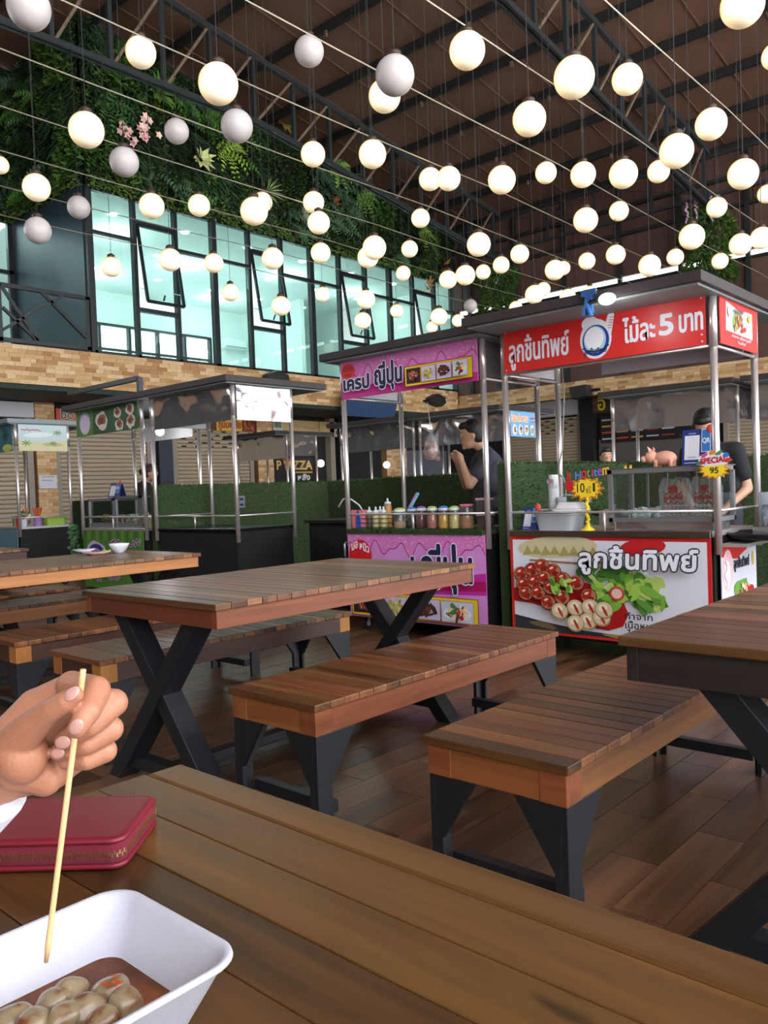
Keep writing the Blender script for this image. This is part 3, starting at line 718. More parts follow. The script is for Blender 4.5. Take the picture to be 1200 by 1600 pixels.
# (px, py, diameter px, lit)
G = [(45,12,66,0),(220,82,47,1),(341,131,62,1),(135,203,54,1),(276,205,38,0),(370,197,50,0),(194,253,45,0),(57,293,42,1),(123,324,35,0),(59,360,41,0),(0,258,27,1),
 (237,322,39,1),(311,321,34,1),(397,330,43,1),(410,316,31,1),(174,417,31,1),(266,406,35,1),(334,411,30,1),(360,457,27,1),
 (483,80,46,0),(617,118,61,0),(601,150,50,1),(730,79,56,1),(489,241,38,1),(582,241,43,1),(672,280,35,1),(701,279,37,1),(784,281,43,1),
 (490,316,33,1),(498,348,35,1),(501,395,31,1),(585,387,37,1),(575,402,33,1),(657,341,29,1),(640,389,26,1),(630,427,23,1),(748,382,37,1),(426,404,34,1),(439,478,30,1),(504,460,23,1),(572,468,29,1),(567,501,26,1),(620,486,21,1),(686,495,27,1),
 (700,437,28,1),(727,430,31,1),(755,425,23,1),(783,414,26,1),(812,397,29,1),(735,478,21,0),(716,501,20,1),(675,511,18,1),
 (897,121,63,1),(980,124,47,1),(827,186,52,1),(1160,8,66,1),(1211,88,40,1),(1111,194,48,1),(1057,236,52,1),(853,270,33,1),(911,273,39,1),(974,272,44,1),(1029,268,34,1),(1161,272,46,1),(1198,303,28,1),(915,344,38,1),(967,330,30,1),(1120,324,31,1),
 (1081,370,39,1),(917,408,26,1),(962,398,30,1),(1015,415,34,1),(1055,402,26,1),(1125,408,25,1),(1157,382,34,1),(1190,372,34,1),(867,422,31,1),(880,419,22,1),(835,460,29,1),(849,452,22,1),(887,464,25,1),(922,458,23,1),(806,481,21,1)]
prof = [(GD/2*math.sin(math.pi*i/18), -GD/2*math.cos(math.pi*i/18)) for i in range(19)]
def proto(name, mb, mat, smooth=True):
    o = mb.build(name, mat, None, origin=(0, 0, 0), smooth=smooth); d = o.data; bpy.data.objects.remove(o); return d
gm = {k: proto('globe', MB().lathe(prof, (0, 0, 0), 28), M[k]) for k in ('globe_on', 'globe_bright', 'globe_off')}
capm = proto('cap', MB().lathe([(.02, GD/2-.012), (.052, GD/2-.006), (.052, GD/2+.025), (.03, GD/2+.04), (.008, GD/2+.05)], (0, 0, 0), 12), M['cap'])
ORD = ['first','second','third','fourth','fifth','sixth','seventh','eighth','ninth','tenth','eleventh','twelfth','thirteenth','fourteenth','fifteenth','sixteenth','seventeenth','eighteenth','nineteenth','twentieth','twenty-first','twenty-second','twenty-third','twenty-fourth','twenty-fifth','twenty-sixth','twenty-seventh','twenty-eighth','twenty-ninth','thirtieth']
def zone(px, py):
    if px < 470 and py < 290: return 'before upper left plants'
    if px < 470: return 'before left office windows'
    if px < 720: return 'before right end of plant wall' if py > 290 else 'under roof left of middle'
    if py < 235: return 'under roof at upper right'
    return 'above red stall' if px < 935 else 'at right above stall corner'
cnt = {}
for g in sorted(G): 
    z = ('lit' if g[3] else 'unlit', zone(g[0], g[1])); cnt.setdefault(z, []).append(g)
for (st, zn), gl in cnt.items():
    for i, (px, py, dp, lit) in enumerate(gl):
        depth = FPX*GD/dp; p = at(px, py, depth)
        look = 'glowing cream' if lit else 'unlit pale grey'; size = 'large ' if dp > 44 else ('small ' if dp < 27 else '')
        lab = f'{size}{look} globe lamp {zn}, {ORD[i]} from the left' if len(gl) > 1 else f'{size}{look} globe lamp {zn}'
        t = thing('globe_lamp', lab, 'lamp', p, 'globe lamps hung from the roof')
        inst('globe', gm['globe_off' if not lit else ('globe_bright' if px > 440 else 'globe_on')], p, t); inst('cap', capm, p, t)
        q = MB(); q.tube([(p.x, p.y, p.z+GD/2+.03), (p.x, p.y, roofz(p.x)-.02)], .004, 4); q.build('cord', M['cord'], t)
# ================================================================== tables and benches
PW = .0705
M['corner_orange'] = wood('corner_orange_wood', (140, 82, 40), (190, 120, 62), 'z', .42, .1)
def top_planks(t, x0, x1, y0, y1, z, mat, last=0, gap=.0009, bev=.003):
    if last:
        box('plank', M[mat], t, x1-last+gap, x1-gap, y0, y1, z-.024, z, bevel=.006); x1 -= last
    n = round((x1-x0)/PW); w = (x1-x0)/n
    key = ('tp', mat, round(w, 4), round(y1-y0, 4))
    if key not in bm_:
        q = MB(); q.box(gap, w-gap, 0, y1-y0, -.024, 0); o = q.build('plank', M[mat], None, origin=(0, 0, 0)); bm_[key] = o.data; bpy.data.objects.remove(o)
    for k in range(n):
        p = inst('plank', bm_[key], (x0+k*w, y0, z-random.random()*.0012), t)
        b = p.modifiers.new('bevel', 'BEVEL'); b.width = bev; b.segments = 2; b.limit_method = 'ANGLE'
def apron(t, x0, x1, y0, y1, z0, z1, kind, corner=None, th=.03):
    for a, b in ((y0, y0+th), (y1-th, y1)): box('apron_board', M['apron_'+kind], t, x0, x1, a, b, z0, z1, bevel=.002)
    for a, b in ((x0, x0+th), (x1-th, x1)): box('apron_board', M['apron_'+kind+'_end'], t, a, b, y0+th, y1-th, z0, z1, bevel=.002)
    if corner:
        for a in (x0, x1-.075):
            for b in (y0, y1-.075):
                box('corner_block', M[corner], t, a-.002, a+.077, b-.002, b+.077, z0-.001, z1-.0005, bevel=.003)
def table(x0, y0, z, kind, label, L=1.55, W=.93, mat='top', ah=.068):
    x1, y1 = x0+L, y0+W; t = thing('dining_table', label, 'table', ((x0+x1)/2, (y0+y1)/2, 0), 'long wooden tables of the food hall')
    top_planks(t, x0, x1, y0, y1, z, mat, *((.057, .0006, .0012) if mat == 'top_old' else ())); i = .015
    za = z-.024-ah; apron(t, x0+i, x1-i, y0+i, y1-i, za, z-.0245, kind)
    yc = (y0+y1)/2
    for xe in (x0+.085, x1-.085):
        for s in (-1, 1):
            # slanted bar of the X: its ends are cut level at the apron and at the floor
            q = MB(); a, b = yc+s*.25, yc-s*.33; w = .045; q.prism([(b-w, 0), (b+w, 0), (a+w, za), (a-w, za)], 'x', xe-.045+.004*s, xe+.045+.004*s)
            q.build('leg', M['black_steel'], t, bevel=.003)
        box('stretcher', M['black_steel'], t, xe-.03, xe+.03, yc-.26, yc+.26, .055, .105, bevel=.003)
    box('long_stretcher', M['black_steel'], t, x0+.1, x1-.1, yc-.03, yc+.03, .06, .10, bevel=.003)
    return t
def bench(x0, y0, kind, label, corner='corner_orange', L=1.56, W=.455, z=.46, mat='bench_top', ah=.084):
    x1, y1 = x0+L, y0+W; t = thing('bench', label, 'bench', ((x0+x1)/2, (y0+y1)/2, 0), 'long wooden benches of the food hall')
    top_planks(t, x0, x1, y0, y1, z, mat); i = .012; za = z-.024-ah
    apron(t, x0+i, x1-i, y0+i, y1-i, za, z-.0245, kind, corner)
    for sx, xc in ((1, x0+i), (-1, x1-i)):
        for sy, yc in ((1, y0+i), (-1, y1-i)):
            th = .018; fx = [(0, 0), (.066, 0), (.066, za*.52), (.19, za), (0, za)]; fy = [(th, 0), (.040, 0), (.040, za*.5), (.155, za), (th, za)]
            q = MB(); q.prism([(xc+sx*p, h) for p, h in fx], 'y', yc, yc+sy*th); q.prism([(yc+sy*p, h) for p, h in fy], 'x', xc, xc+sx*th)
            q.build('leg', M['black_steel'], t, bevel=.002)
    for xc in (x0+.1, x1-.1): box('stretcher', M['black_steel'], t, xc-.02, xc+.02, y0+.03, y1-.03, .07, .11, bevel=.002)
    return t
table(1.69, 2.31, .775, 'red', 'reddish wooden table with crossed black legs, in the middle of the picture')
table(1.67, 4.53, .775, 'tan', 'wooden table with pale tan edge boards carrying a bowl and plates')
table(1.49, 6.66, .775, 'brown', 'farthest wooden table, its end just showing at the left edge')
table(1.83, -.035, .775, 'black', 'wooden table with near black edge boards at the right edge', ah=.085)
table(-.90, .055, .775, 'amber', 'worn foreground table holding the wallet and the foam tray', mat='top_old')
bench(1.78, 1.925, 'amber', 'reddish bench in front of the middle table', 'apron_amber')
bench(1.74, .99, 'amber', 'brown slatted bench nearest the camera, beside the right table', 'apron_amber_end')
bench(1.76, 3.245, 'brown', 'dark bench behind the middle table, before the stalls', 'corner_orange')
bench(1.75, 4.05, 'brown', 'dark bench on the near side of the table with the bowl', 'corner_orange')
bench(1.70, 5.47, 'tan', 'bench with pale tan front board behind the bowl table', 'corner_orange')
bench(1.66, 6.18, 'brown', 'dark bench before the farthest table at the left edge', 'corner_orange')
# tableware on the second table
M['china'] = flat('white_china', (226, 230, 240), .25)
M['pink_china'] = flat('pink_melamine', (232, 188, 190), .35)
zt = .7755
q = MB(); q.lathe([(.03, 0), (.034, .008), (.05, .022), (.066, .05), (.070, .064), (.066, .064), (.06, .05), (.03, .018)], (3.02, 5.22, zt), 24); tag(q.build('bowl', M['china'], None, smooth=True), 'white china bowl on the tan edged table', 'bowl')
def dish(name, c, r, mat, label):
    q = MB(); q.lathe([(r*.6, 0), (r*.65, .004), (r, .016), (r*1.0, .02), (r*.66, .008), (.001, .007)], c, 24); return tag(q.build(name, mat, None, smooth=True), label, 'plate')
dish('plate', (2.86, 5.24, zt), .095, M['pink_china'], 'pink plate beside the white bowl')
dish('saucer', (2.80, 5.30, zt+.021), .075, M['china'], 'white saucer stacked on the pink plate')
q = MB()
for k in range(12): q.ball((2.915+random.uniform(-.02, .02), 5.21+random.uniform(-.02, .02), zt+.016+random.random()*.008), .008, n=6, m=4)
tag(q.build('food_scraps', flat('lettuce', (150, 170, 70), .7), None, kind='stuff'), 'yellow green food scraps left on the pink plate', 'food')
# ================================================================== market stalls
M['turf'] = flat('artificial_turf', (62, 84, 46), .9, noise_amt=.5, nscale=60, bump=.9, bscale=160)
M['turf_blade'] = attrmat('turf_blades', .8)
M['rubber'] = flat('caster_rubber', (30, 30, 32), .6)
M['banner_back'] = flat('banner_back', (196, 194, 206), .5)
SX, SD, SZ = 4.8, .72, 2.2
def stall(label, x, yr, yl, over=(.14, .08, .55), cab=True, name='market_stall', z=SZ, roofmat='roof_dark', rail=True, top='steel'):
    """Posts at x and x+SD; yr/yl the right and left side as seen from the front (which faces -X)."""
    t = thing(name, label, 'stall', (x+SD/2, (yr+yl)/2, 0)); yc = (yr+yl)/2
    of, os_, ob = over
    box('roof', M[roofmat], t, x-of, x+SD+ob, yr-os_, yl+os_, z+.005, z+.065, bevel=.004)
    box('roof_lining', M['roof_under'], t, x-of+.03, x+SD+ob-.03, yr-os_+.03, yl+os_-.03, z-.008, z+.005)
    for xx in (x, x+SD):
        for yy in (yr, yl):
            q = MB(); q.tube([(xx, yy, .70), (xx, yy, 1.9)], .021, 14); q.tube([(xx, yy, 1.9), (xx, yy, z)], .024, 14); q.build('post', M['steel'], t, smooth=True)
            if cab:
                q = MB(); q.tube([(xx+(.09 if xx == x else -.09), yy+(.09 if yy == yr else -.09)+(-.012), .05), (xx+(.09 if xx == x else -.09), yy+(.09 if yy == yr else -.09)+.012, .05)], .05, 16)
                w = q.build('caster', M['rubber'], t, smooth=False); q = MB(); c = (xx+(.09 if xx == x else -.09), yy+(.09 if yy == yr else -.09), 0)
                q.tube([(c[0], c[1]-.016, .05), (c[0], c[1]+.016, .05)], .022, 12); q.box(c[0]-.012, c[0]+.012, c[1]-.02, c[1]+.02, .05, .12); q.build('hub', M['steel'], w)
    if cab:
        box('cabinet', M['black'], t, x+.01, x+SD-.01, yr+.03, yl-.03, .11, .80)
        box('counter', M[top], t, x-.01, x+SD+.01, yr-.0+.03, yl-.03, .80, .83, bevel=.003)
    if rail:
        for (a, b) in (((x, yr), (x, yl)), ((x, yr), (x+SD, yr)), ((x, yl), (x+SD, yl))):
            q = MB(); q.tube([(a[0], a[1], .955), (b[0], b[1], .955)], .008, 8); q.build('rail', M['steel'], t, smooth=True)
        q = MB(); q.tube([(x, yc, .83), (x, yc, .955)], .009, 8); q.build('rail_support', M['steel'], t, smooth=True)
    return t
def panel(t, face, a0, a1, z0, z1, pos, mat, name='sign_panel', th=.012):
    """face 'f': facing -X at x=pos, spanning y a0..a1; face 's': facing -Y at y=pos, spanning x a0..a1."""
    if face == 'f': return box(name, mat, t, pos, pos+th, a0, a1, z0, z1)
    return box(name, mat, t, a0, a1, pos, pos+th, z0, z1)
def artf(x, yl, z0): return Art((x, yl, z0), (0, -1, 0), (0, 0, 1), (-1, 0, 0))
def arts(y, x0, z0): return Art((x0, y, z0), (1, 0, 0), (0, 0, 1), (0, -1, 0))
def turf_wall(label, x0, x1, y0, y1, z, n=2600):
    o = box('turf_partition', M['turf'], None, x0, x1, y0, y1, 0, z); tag(o, label, 'partition')
    m = MB(); r = random.Random(int(x0*10+y0*100))
    for _ in range(n):
        w = r.random()
        if w < .72:
            if x1-x0 > y1-y0: p = Vector((r.uniform(x0, x1), y0, r.uniform(z*.35, z))); nn = Vector((0, -1, 0))
            else: p = Vector((x0, r.uniform(y0, y1), r.uniform(z*.35, z))); nn = Vector((-1, 0, 0))
        else: p = Vector((r.uniform(x0, x1), r.uniform(y0, y1), z)); nn = Vector((0, 0, 1))
        d = (nn+Vector((r.uniform(-1, 1), r.uniform(-1, 1), r.uniform(-1, .6)))*.7).normalized(); s = d.cross(nn+Vector((.1, .2, .3))).normalized()*.004; L = r.uniform(.018, .034)
        g = srgb(*r.choice(((74,100,54),(58,80,44),(92,116,68),(50,68,38)))); m.add([p-s, p+s, p+d*L], [(0, 1, 2)], g)
    m.build('turf_pile', M['turf_blade'], o, fix=False, kind='stuff'); return o
turf_wall('green turf partition between the purple and the red stall', 4.86, 6.80, 3.185, 3.255, 1.30, 5200)
turf_wall('green turf wall behind the purple stall', 6.82, 6.90, 3.26, 6.12, 1.28, 3000)
turf_wall('green turf wall behind the red stall at the right', 6.82, 6.90, -.4, 3.18, 1.31, 3000)
turf_wall('green turf partition behind the empty steel stall, with a socket', 4.84, 7.42, 7.60, 7.68, 1.275, 5200)
turf_wall('shaded turf wall set back between the empty and the purple stall', 7.44, 7.52, 6.14, 7.66, 1.28, 1500)
turf_wall('dark turf wall behind the green stall at the left', 7.0, 7.08, 7.9, 13.6, 1.15, 1800)
q = MB(); q.box(5.93, 6.03, 7.575, 7.60, 1.0, 1.14); so = tag(q.build('socket_box', flat('grey_socket', (104, 112, 128), .5), None), 'grey socket box on the turf behind the empty stall', 'socket')
for dz in (.035, .1): box('socket', M['black'], so, 5.955, 6.005, 7.572, 7.576, 1.0+dz-.012, 1.0+dz+.012)
q = MB(); q.box(6.0, 6.08, 3.16, 3.185, .98, 1.12); tag(q.build('socket_box', flat('grey_socket', (104, 112, 128), .5), None), 'grey socket box on the turf behind the red stall', 'socket')
# ---- low black cabinet between the empty and the purple stall
cb = thing('black_cabinet', 'low black cabinet with a handle between the empty and purple stalls', 'cabinet', (5.85, 5.45, 0))
box('body', M['black'], cb, 5.62, 6.1, 4.82, 6.05, .02, .84); box('top', M['black'], cb, 5.58, 6.12, 4.80, 6.08, .84, .87)
for k in range(14): box('slat', M['black'], cb, 5.605, 5.62, 4.86, 5.40, .14+k*.045, .165+k*.045)
dr = box('door', M['black'], cb, 5.60, 5.62, 5.44, 6.02, .1, .80); q = MB(); q.tube([(5.59, 5.50, .50), (5.565, 5.50, .52), (5.565, 5.50, .64), (5.59, 5.50, .66)], .01, 8); q.build('handle', M['steel'], dr, smooth=True)
# ---------------------------------------------------------------- red meatball stall
RED, WHITE = (206, 44, 42), (226, 226, 238)
M['red_vinyl'] = flat('red_vinyl', RED, .38, noise_amt=.04, bump=.15, bscale=5)
M['white_vinyl'] = flat('white_vinyl', (214, 214, 228), .4, bump=.12, bscale=6)
rs = stall('stall with red banners selling meatballs, nearest at the right', SX, 1.70, 3.125, over=(.38, .08, .45))
# front banner
b = panel(rs, 'f', 1.73, 3.105, 1.915, 2.205, 4.765, M['red_vinyl'], 'front_banner', .006)
A = artf(4.765, 3.105, 1.915)
A.text('ลูกชิ้นทิพย์', .045, .50, .068, .17, WHITE, .0035)
A.text('ไม้ละ', .875, 1.075, .082, .150, WHITE, .004); A.text('5', 1.105, 1.185, .095, .115, WHITE, .006); A.text('บาท', 1.225, 1.36, .092, .10, WHITE, .004)
# emblem: white cut-out with a blue ring (the cartoon on it is left out)
A.oval(.69, .135, .108, .125, WHITE, 0, 28); A.oval(.655, .235, .06, .045, WHITE, 0, 20); A.poly([(.74, .16), (.775, .27), (.80, .29), (.82, .27), (.80, .16), (.77, .10)], WHITE)
A.oval(.69, .125, .092, .098, (40, 62, 150), 0, 28); A.oval(.685, .13, .076, .085, (170, 210, 236), 0, 28); A.oval(.68, .14, .066, .07, (238, 238, 246), 0, 28)
for k in range(5): A.stroke([(.775+k*.004, .19+k*.016), (.80+k*.004, .188+k*.016)], .004, (190, 60, 60))
A.stroke([(.60+i*.012, .085-.03*math.sin(i/15*math.pi)) for i in range(16)], .008, (44, 60, 120))
A.text('ลูกชิ้นทิพย์', .61, .765, .045, .038, (38, 44, 90), .001)
A.build(b)
for (u, v) in ((.02, .02), (.02, .27), (1.355, .02), (1.355, .27), (1.355, .06)): q = MB(); q.lathe([(.006, 0), (.006, .0015), (.003, .002)], (4.765, 3.105-u, 1.915+v), 10, ax=(-1, 0, 0)); q.build('grommet', M['steel'], b)
# side banner with a poster
b = panel(rs, 's', 4.84, 5.50, 1.925, 2.215, 1.672, M['red_vinyl'], 'side_banner', .006)
A = arts(1.672, 4.84, 1.925)
A.poly([(.09, .085), (.56, .075), (.56, .235), (.42, .235), (.36, .215), (.24, .235), (.10, .255)], WHITE)
A.oval(.28, .16, .10, .06, (120, 150, 80), .2, 14, .2); 
for i in range(20): A.oval(.30+random.uniform(-.07, .07), .15+random.uniform(-.05, .035), .02, .012, random.choice(((176,96,70),(200,140,100),(150,70,60),(120,140,60))), random.random()*3, 8, .2)
A.oval(.38, .115, .05, .016, (198, 40, 44), .2); A.oval(.49, .195, .028, .024, (222, 190, 70), 0, 10, .2); A.oval(.135, .20, .03, .035, (236, 196, 200)); A.text('ลูกชิ้นทิพย์', .20, .40, .205, .03, (70, 76, 100), .001)
A.text('ทำจาก', .16, .28, .05, .018, WHITE); A.text('เนื้อหมูแท้', .30, .50, .048, .02, WHITE); A.text('ไม่ใส่', .26, .40, .02, .016, WHITE)
for i in range(10): A.oval(.03+i*.065, .278, .005, .004, (230, 220, 215), 0, 8)
A.build(b)
# rear banner seen from behind, left side sheet, frame bars
panel(rs, 'f', 1.78, 2.78, 1.93, 2.2, 5.56, M['banner_back'], 'rear_banner', .004)
panel(rs, 's', 4.84, 5.49, 1.93, 2.2, 3.13, M['banner_back'], 'side_sheet', .004)
for (a, c) in (((SX, 3.125), (SX+SD, 3.125)), ((SX, 1.70), (SX+SD, 1.70)), ((SX, 1.7), (SX, 3.125))):
    q = MB(); q.tube([(a[0], a[1], 1.91), (c[0], c[1], 1.91)], .010, 8); q.build('frame_bar', M['steel'], rs, smooth=True)
# lower front banner
b = panel(rs, 'f', 1.735, 3.11, .135, .795, 4.775, M['red_vinyl'], 'lower_banner', .006)
A = artf(4.775, 3.11, .135); A.rect(.022, 1.352, .018, .637, WHITE)
A.poly([(.022, .018), (1.352, .018), (1.352, .03), (.95, .035), (.55, .05), (.25, .085), (.022, .12)], (52, 54, 60)); A.oval(.25, .06, .10, .02, (120, 100, 70), -.15, 14, .2); A.oval(.8, .032, .12, .012, (170, 140, 80), -.05, 14, .2)
A.oval(.36, .59, .30, .075, (206, 196, 160), .05, 18); 
for i in range(8): A.poly([(.10+i*.07, .53+.01*(i % 2)), (.14+i*.07, .60), (.18+i*.07, .54)], (170, 156, 96))
A.stroke([(.16, .50), (.5, .488), (.78, .50)], .012, (150, 116, 66))
A.oval(.96, .60, .15, .055, (196, 34, 38), .1, 16)
A.poly([(.022, .215), (.16, .205), (.3, .18), (.45, .12), (.6, .075), (.72, .065), (.82, .10), (.86, .18), (.82, .27), (.6, .36), (.3, .40), (.022, .30)], (186, 30, 32)); A.poly([(.05, .235), (.3, .205), (.5, .13), (.66, .09), (.6, .13), (.35, .22), (.1, .26)], (150, 20, 24))
lg = ((96,150,60), (126,178,66), (160,200,84), (70,124,48), (186,210,110)); r_ = random.Random(5)
for i in range(90):
    a = r_.random(); A.oval(.60+a*.50, .345+r_.uniform(-.15, .13)*(1-.45*a)-.02*a, r_.uniform(.03, .065), r_.uniform(.015, .038), r_.choice(lg), r_.random()*3, 9, .3)
A.oval(.80, .31, .05, .045, (196, 60, 56)); A.oval(.80, .31, .036, .032, (230, 196, 180)); A.oval(.57, .45, .055, .03, (60, 120, 50), .5)
def ball2(u, v, r, red):
    r *= 1.14
    if red:
        A.oval(u, v, r, r*.86, (104, 30, 24), 0, 16); A.oval(u, v+.003, r*.9, r*.76, (176, 118, 84), 0, 16); A.oval(u-.012, v+.012, r*.66, r*.5, (168, 44, 32), .5, 14, .22); A.oval(u+.012, v-.014, r*.4, r*.28, (140, 34, 28), .5, 10, .25); A.oval(u-.014, v+.02, r*.28, r*.13, (238, 206, 180), .4, 10)
    else:
        A.oval(u, v, r, r*.86, (166, 132, 96), 0, 16); A.oval(u, v+.004, r*.9, r*.76, (216, 196, 160), 0, 16); A.oval(u-.008, v+.014, r*.5, r*.36, (240, 228, 206), .3, 12); A.oval(u+.006, v-.006, r*.16, r*.6, (176, 52, 34), .5, 8)
for (u, v, red) in ((.10,.47,1),(.19,.50,1),(.27,.53,1),(.36,.50,1),(.12,.40,1),(.21,.42,1),(.29,.45,1),(.14,.34,1),(.24,.35,1),(.34,.39,1),(.44,.45,1),(.32,.29,1),(.43,.33,1),(.54,.43,1),(.41,.24,0),(.53,.27,0),(.63,.35,1),(.64,.28,0),(.62,.19,0),(.53,.17,0),(.72,.22,0),(.74,.27,0)): ball2(u*.97+.01, v-.065, .052 if red else .056, red)
for i in range(14): A.oval(.43+r_.uniform(-.07, .07), .345+r_.uniform(-.035, .035), .03, .016, r_.choice(lg), r_.random()*3, 8, .3)
for i in range(26): A.oval(1.08+i*.009, .10+.004*i+r_.uniform(-.012, .012), .014, .007, r_.choice(((190,150,80),(214,180,110),(150,110,60))), r_.random()*3, 7)
A.text('ลูกชิ้นทิพย์', .57, 1.325, .475, .135, (52, 52, 62), .014, .05); A.text('ลูกชิ้นทิพย์', .57, 1.325, .475, .135, (238, 238, 248), .005, .05)
A.text('ทำจาก', .875, 1.05, .165, .042, (40, 40, 46), .001); A.text('เนื้อหมูแท้', .875, 1.12, .108, .048, (40, 40, 46), .001); A.text('ไม่ใส่', .885, 1.03, .06, .042, (40, 40, 46), .001)
A.build(b)
# lower side banner
b = panel(rs, 's', 4.84, 5.46, .32, .755, 1.70, M['white_vinyl'], 'lower_side_banner', .006); A = arts(1.70, 4.84, .32)
A.poly([(0, .435), (.62, .435), (.62, .40), (.45, .38), (.25, .33), (0, .36)], RED); A.oval(.10, .27, .09, .13, (236, 196, 206)); A.oval(.09, .25, .05, .085, WHITE); A.stroke([(.06+.02*math.sin(i), .17+i*.016) for i in range(11)], .008, (196, 60, 70))
A.text('ลูกชิ้นทิพย์', .20, .48, .275, .07, (40, 40, 52), .003); A.oval(.55, .31, .02, .045, (206, 180, 60)); A.oval(.33, .13, .12, .07, (110, 160, 70), 0, 14, .25)
for i in range(22): A.oval(.36+r_.uniform(-.08, .08), .11+r_.uniform(-.06, .06), .02, .018, r_.choice(((216,180,140),(180,60,50),(230,206,170),(150,70,50))), 0, 8)
A.oval(.48, .12, .05, .03, (186, 36, 40)); A.build(b)
# steel pan let into the counter edge, black side shelf
box('front_edge', steel('counter_edge_steel', (150, 142, 136), .3), rs, 4.755, 4.79, 1.73, 3.10, .795, .835, bevel=.003)
q = MB(); q.lathe([(.02, .0), (.28, .0), (.30, .02), (.30, .035), (.27, .02), (.02, .012)], (5.15, 1.45, .78), 28); q.build('side_pan', M['black'], rs, smooth=True)
box('side_shelf', M['steel'], rs, 4.85, 5.5, 1.56, 1.70, .74, .76)
# lamp under the roof and the blue clamp holding the banner
cl = thing('clip_lamp', 'clip-on lamp with a blue clamp and bright bulb on the red stall roof edge', 'lamp', (4.39, 2.27, 2.1)); bl = flat('blue_plastic', (44, 84, 140), .4)
yk = 2.272
q = MB(); q.prism([(yk+.042, 2.235), (yk+.042, 2.275), (yk-.05, 2.275), (yk-.05, 2.243), (yk-.022, 2.236), (yk-.03, 2.135), (yk+.032, 2.125), (yk+.018, 2.236)], 'x', 4.395, 4.412); q.build('grip', bl, cl)
q = MB(); q.prism([(yk+.03, 2.125), (yk+.004, 2.215), (yk-.036, 2.115), (yk-.022, 2.115), (yk+.002, 2.17), (yk+.018, 2.125)], 'x', 4.372, 4.39); q.bar((4.38, yk, 2.19), (4.40, yk, 2.20), .02, .02); q.build('jaw', bl, cl)
q = MB(); q.tube([(4.385, yk-.02, 2.195), (4.37, 2.19, 2.195)], .014, 8); q.tube([(4.37, 2.195, 2.195), (4.37, 2.165, 2.195)], .022, 10); q.build('holder', M['black'], cl)
q = MB(); q.ball((4.365, 2.135, 2.19), .036, .052, .034, 18, 10); q.build('bulb', glow('white_bulb', (250, 252, 255), 6), cl, smooth=True)
# ---- things on the red stall's counter
cz = .831
gp = pane_mat('display_glass', (.90, .94, .94), .07); alu = flat('aluminium_frame', (150, 150, 154), .35, .6)
gc = thing('display_case', 'glass display case with grey frame on the red stall', 'display case', (5.0, 2.05, cz)); c0 = Vector((4.86, 1.70, cz+.075)); 
X0, X1, Y0, Y1, Z0, Z1 = 4.86, 5.16, 1.735, 2.39, cz+.07, cz+.375
for (x, y) in ((X0, Y0), (X0, Y1), (X1, Y0), (X1, Y1)): box('frame_post', alu, gc, x-.013, x+.013, y-.013, y+.013, Z0, Z1)
for z in (Z0, Z1):
    for (a, b_, c, d) in ((X0, X0, Y0, Y1), (X1, X1, Y0, Y1), (X0, X1, Y0, Y0), (X0, X1, Y1, Y1)): box('frame_rail', alu, gc, a-.013, b_+.013, c-.013, d+.013, z-.013, z+.013)
box('frame_post', alu, gc, X1-.008, X1+.008, 2.14, 2.17, Z0, Z1); box('frame_post', alu, gc, X1-.006, X1+.006, 1.95, 1.965, Z0, Z1); box('frame_post', alu, gc, X1-.006, X1+.006, 2.27, 2.285, Z0, Z1)
box('pane', gp, gc, X0-.003, X0, Y0+.013, Y1-.013, Z0+.013, Z1-.013); box('pane', gp, gc, X0+.013, X1-.013, Y0-.003, Y0, Z0+.013, Z1-.013); box('pane', gp, gc, X0+.013, X1-.013, Y1, Y1+.003, Z0+.013, Z1-.013)
box('roof_plate', flat('case_top', (110, 104, 100), .4, .4), gc, X0-.016, X1+.016, Y0-.016, Y1+.016, Z1+.013, Z1+.02)
box('shelf', alu, gc, X0, X1, Y0, Y1, Z0-.004, Z0+.008); box('plinth', M['sheet'], gc, X0+.01, X1, Y0+.02, Y1-.01, cz+.0005, Z0-.013)
M['bag'] = pane_mat('clear_plastic_bag', (.9, .9, .92), .10, .25, .18, (.85, .85, .88))
skew = flat('bamboo_stick', (196, 160, 104), .6); mball = flat('pale_meatball', (186, 160, 146), .5, noise_amt=.15, nscale=30); redm = flat('red_print', (170, 44, 44), .5)
for bi, yb in enumerate((2.02, 1.83)):
    t = thing('skewer_bag', ('plastic bag of meatball skewers in the middle of the glass case', 'plastic bag of meatball skewers at the right end of the glass case')[bi], 'bag of skewers', (4.98, yb, Z0+.009), 'bags of skewers in the case')
    for k in range(6):
        y = yb-.065+k*.026; q = MB(); q.tube([(4.98, y, Z0+.012), (4.98+.004*k, y+random.uniform(-.01, .01), Z0+.245)], .0025, 5); s = q.build('skewer', skew, t)
        for j in range(3): q = MB(); q.ball((4.98, y, Z0+.024+j*.026), .0125, n=8, m=6); q.build('meatball', mball, s, smooth=True)
    q = MB(); q.prism([(yb-.085, Z0+.01), (yb+.085, Z0+.01), (yb+.09, Z0+.2), (yb+.06, Z0+.26), (yb+.02, Z0+.235), (yb-.03, Z0+.26), (yb-.075, Z0+.25), (yb-.09, Z0+.18)], 'x', 4.945, 5.015); q.build('bag_film', M['bag'], t)
    A = artf(4.944, yb+.08, Z0+.01)
    for k in range(3): A.stroke([(.02+i*.012, .09+.03*k+.012*math.sin(i*1.9+k)) for i in range(11)], .006, (176, 50, 50))
    A.oval(.08, .175, .03, .02, (176, 50, 50), 0, 9, .3); A.text('ลูกชิ้นทิพย์', .02, .14, .11, .03, (176, 50, 50), .001); A.build(t)
q = MB()
for k in range(60): q.ball((5.02+random.uniform(-.06, .06), 2.24+random.uniform(-.10, .1), Z0+.012+random.random()*.05), .018, n=5, m=4)
